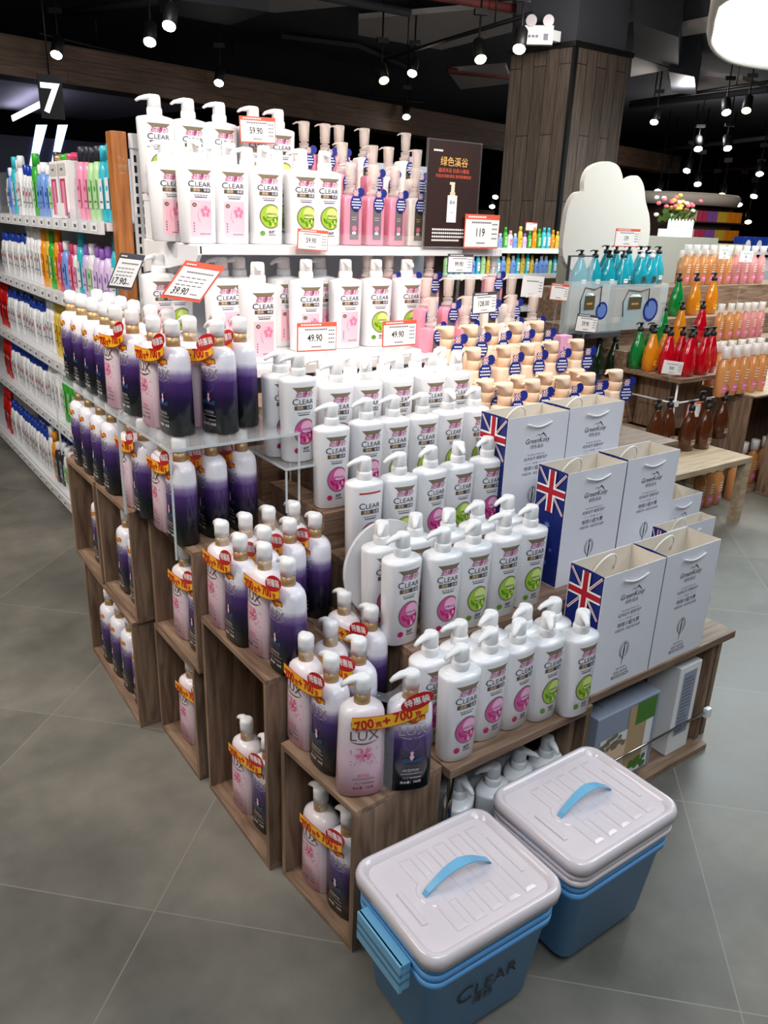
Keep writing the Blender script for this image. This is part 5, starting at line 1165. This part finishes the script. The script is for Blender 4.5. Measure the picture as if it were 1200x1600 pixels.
# ------------------------------------------------------------------ ceiling lamps
def make_track(lm):
    r = empty('track_spotlight'); tilt = math.radians(-35)
    h = MB().loft([(0, .034, .034), (.004, .046, .046), (.15, .046, .046), (.17, .034, .034), (.18, .02, .02)], 'black', 20).obj('lamp_housing', r); h.rotation_euler.x = tilt
    h = MB().loft([(-.006, .030, .030), (-.002, .042, .042), (.002, .043, .043)], lm, 18).obj('lens', r); h.rotation_euler.x = tilt
    MB().tube([(0, .06, .08), (.0, .07, .14), (0, .07, .74)], .008, 'black', 8).box(-.05, .05, .30, .05, .09, .34, 'black').obj('bracket', r); return Proto(r)
TR = {k: make_track(m_) for k, m_ in (('w', 'lamp_on'), ('a', 'lamp_warm'), ('c', 'lamp_cool'))}
TL = [(88, 86, 2.75, 'w'), (234, 66, 2.75, 'w'), (264, 41, 2.75, 'w'), (342, 130, 2.75, 'w'), (600, 126, 2.75, 'a'), (635, 183, 2.75, 'w'), (751, 93, 2.75, 'a'), (811, 77, 2.75, 'w'), (1135, 176, 2.75, 'c'), (1166, 173, 2.75, 'a'), (1022, 191, 2.75, 'w'), (1091, 233, 2.75, 'w'), (1137, 232, 2.75, 'w'), (1073, 267, 2.75, 'w'), (1187, 272, 2.75, 'w'), (1090, 288, 2.7, 'w'), (1028, 299, 2.7, 'w'), (1128, 305, 2.6, 'a'), (1178, 307, 2.5, 'w'), (1036, 329, 2.5, 'w'), (774, 308, 2.5, 'w'), (769, 323, 2.3, 'w'), (1169, 347, 2.2, 'a'), (644, 115, 2.9, 'w'), (1068, 318, 2.5, 'w'), (1112, 318, 2.5, 'w'), (1155, 320, 2.5, 'w')]
WHERE = ['far left above the wooden beam', 'left one of the pair at top left', 'right one of the pair at top left', 'low one above the front left bottles', 'in front of the middle of the wooden beam', 'above the milky bottle beside the poster', 'left of the emergency light', 'right under the emergency light', 'bluish one right of the pillar', 'amber one at the right', 'nearest the pillar on its right']
for i, (px, py, z, k) in enumerate(TL):
    p = atz(px, py, z); dist = math.hypot(p.x, p.y); s = 1.0 if dist < 12 else 1.3
    if dist > 18: p = Vector((0, 0, H))+(p-Vector((0, 0, H)))*((13+i*.3)/dist)
    o = TR[k].place(p, YA*-.8, 'black track spotlight, %s' % (WHERE[i] if i < len(WHERE) else '%s of the small distant lit ones' % ORD[i-len(WHERE)]), 'spotlight', 'track spotlights under the ceiling', s*1.15)
    o.rotation_euler = (0, 0, math.atan2(-p.x, p.y)+random.uniform(-.35, .35))
    [c for c in o.children if c.name.startswith('bracket')][0].scale.z = (3.6-p.z)/(.74*o.scale.z)
# rails
for i, (p, q, z) in enumerate([((60, 52), (420, 140), 3.1), ((600, 92), (830, 22), 3.1), ((985, 160), (1200, 128), 3.1), ((560, 150), (660, 160), 3.1)]):
    a, b2 = atz(*p, z), atz(*q, z); o = MB().tube([a, b2], .02, 'black', 4).tube([a+(b2-a)*.2, a+(b2-a)*.2+Vector((0, 0, .5))], .008, 'black', 6).tube([a+(b2-a)*.8, a+(b2-a)*.8+Vector((0, 0, .5))], .008, 'black', 6).obj('lighting_track'); tag(o, 'black lighting track, %s' % ['along the wooden beam', 'leading to the pillar', 'right of the pillar', 'behind the top of the display'][i], 'track', 'lighting tracks')
# big glowing pendant at the upper right
ctl = [(4.27, 2.95), (4.55, 3.2), (4.86, 3.42), (5.18, 3.64), (5.6, 3.83), (6.0, 3.9), (6.5, 3.7), (6.6, 2.9), (5.7, 2.2), (4.6, 2.2), (4.2, 2.55)]
pts = []
for i in range(len(ctl)):
    p0, p1, p2, p3 = [Vector(ctl[(i+k-1) % len(ctl)]) for k in range(4)]
    for t in (0, .33, .67): pts.append(.5*((2*p1)+(-p0+p2)*t+(2*p0-5*p1+4*p2-p3)*t*t+(-p0+3*p1-3*p2+p3)*t**3))
cx = sum(p[0] for p in pts)/len(pts); cy = sum(p[1] for p in pts)/len(pts)
r = empty('pendant_lamp', (cx, cy, 2.6)); tag(r, 'large rounded glowing pendant lamp at the upper right', 'lamp')
loc = [((p[0]-cx), (p[1]-cy)) for p in pts]; k = len(loc)
def ringloft(secs, mname, caps):
    mb = MB(); vs = [(x*s_, y*s_, z) for z, s_ in secs for x, y in loc]; fs = [(a_*k+i, a_*k+(i+1) % k, (a_+1)*k+(i+1) % k, (a_+1)*k+i) for a_ in range(len(secs)-1) for i in range(k)]
    mb.add(vs, fs, mname, True)
    if caps[0]: mb.add(vs[:k], [tuple(range(k))], mname)
    if caps[1]: mb.add(vs[-k:], [tuple(range(k))], mname)
    return mb
ringloft([(.03, .945), (.0, .96), (-.0, 1.0), (.05, 1.04), (.14, 1.045), (.16, 1.0)], 'cloud_white', (0, 1)).obj('lamp_rim', r)
ringloft([(.02, .955)], 'oval_on', (1, 0)).obj('diffuser', r)
MB().tube([(0, 0, .16), (0, 0, 1.0)], .01, 'black').obj('suspension_rod', r)
# emergency light on pillar
p = atz(840, 50, 3.02)
r = empty('emergency_light', (5.48, 5.45, 2.93)); r.location = aty(841, 60, 5.45); r.rotation_euler.z = -.75; tag(r, 'white twin-head emergency light at the top of the wooden pillar', 'emergency light')
MB().box(-.12, -.03, -.05, .12, .03, .09, 'white_plastic').obj('light_box', r, .004)
for x in (-.07, .07): MB().loft([(.0, .045, .045), (.03, .045, .045)], 'silver', 16).obj('lamp_head', r, loc=(x, -.02, .12)).rotation_euler = (PI/2, 0, 0)
f = lambda u, v: (u, -.031, v); MB().dashes(-.09, .0, .0, .02, f, 'grey_ink', 3).rect(.04, -.02, .08, .03, f, 'grey_ink').obj('panel', r)
o = MB().box(-.05, -.03, -.04, .05, .03, .04, 'white_plastic').obj('junction_box', None, .006); o.location = aty(866, 57, 5.4); tag(o, 'small white junction box beside the emergency light', 'box')
# aisle number sign and LED strips on the left
p = aty(80, 152, 7.4)
r = empty('aisle_sign', p); r.rotation_euler.z = -.15; tag(r, 'black hanging aisle sign with a glowing number seven', 'sign')
MB().box(-.09, -.02, -.16, .09, .02, .16, 'black').obj('sign_panel', r); MB().text('7', .3, -.01, -.11, lambda u, v: (u, -.0206, v), 'sign_on', .02).obj('number', r); MB().tube([(0, 0, .16), (0, 0, .9)], .006, 'black').obj('hanger', r)
for i, (a4, z) in enumerate((([(18, 184), (66, 160), (68, 166), (20, 190)], 2.7),)):
    w = [atz(px, py, z) for px, py in a4]; o = quad_prism(w, z, z+.03, 'led_white').obj('linear_light'); tag(o, 'straight white light strip left of the aisle sign', 'light')
r = empty('dark_window_wall', (0, 0, 0)); tag(r, 'dark glazed partition with two tall glowing strips behind the left aisle', 'partition')
yy = 12.0; A = aty(-120, 200, yy); B = aty(235, 215, yy)
MB().box(A.x, yy, 0, B.x, yy+.05, A.z, 'navy').obj('glass_panel', r)
for px in ((50, 72), (84, 104)):
    a5 = [aty(px[0]+7, 195, yy-.03), aty(px[1]+2, 195, yy-.03), aty(px[1]-16, 262, yy-.03), aty(px[0]-4, 262, yy-.03)]
    mb = MB(); mb.add([(q.x, yy-.03, q.z) for q in a5]+[(q.x, yy-.001, q.z) for q in a5], [(3, 2, 1, 0), (4, 5, 6, 7), (0, 1, 5, 4), (1, 2, 6, 5), (2, 3, 7, 6), (3, 0, 4, 7)], 'led_blue'); mb.obj('glowing_strip', r)

# unused first copies are removed
for p_ in list(PROTOS):
    if not p_.used:
        for c in list(p_.root.children_recursive)+[p_.root]: bpy.data.objects.remove(c)
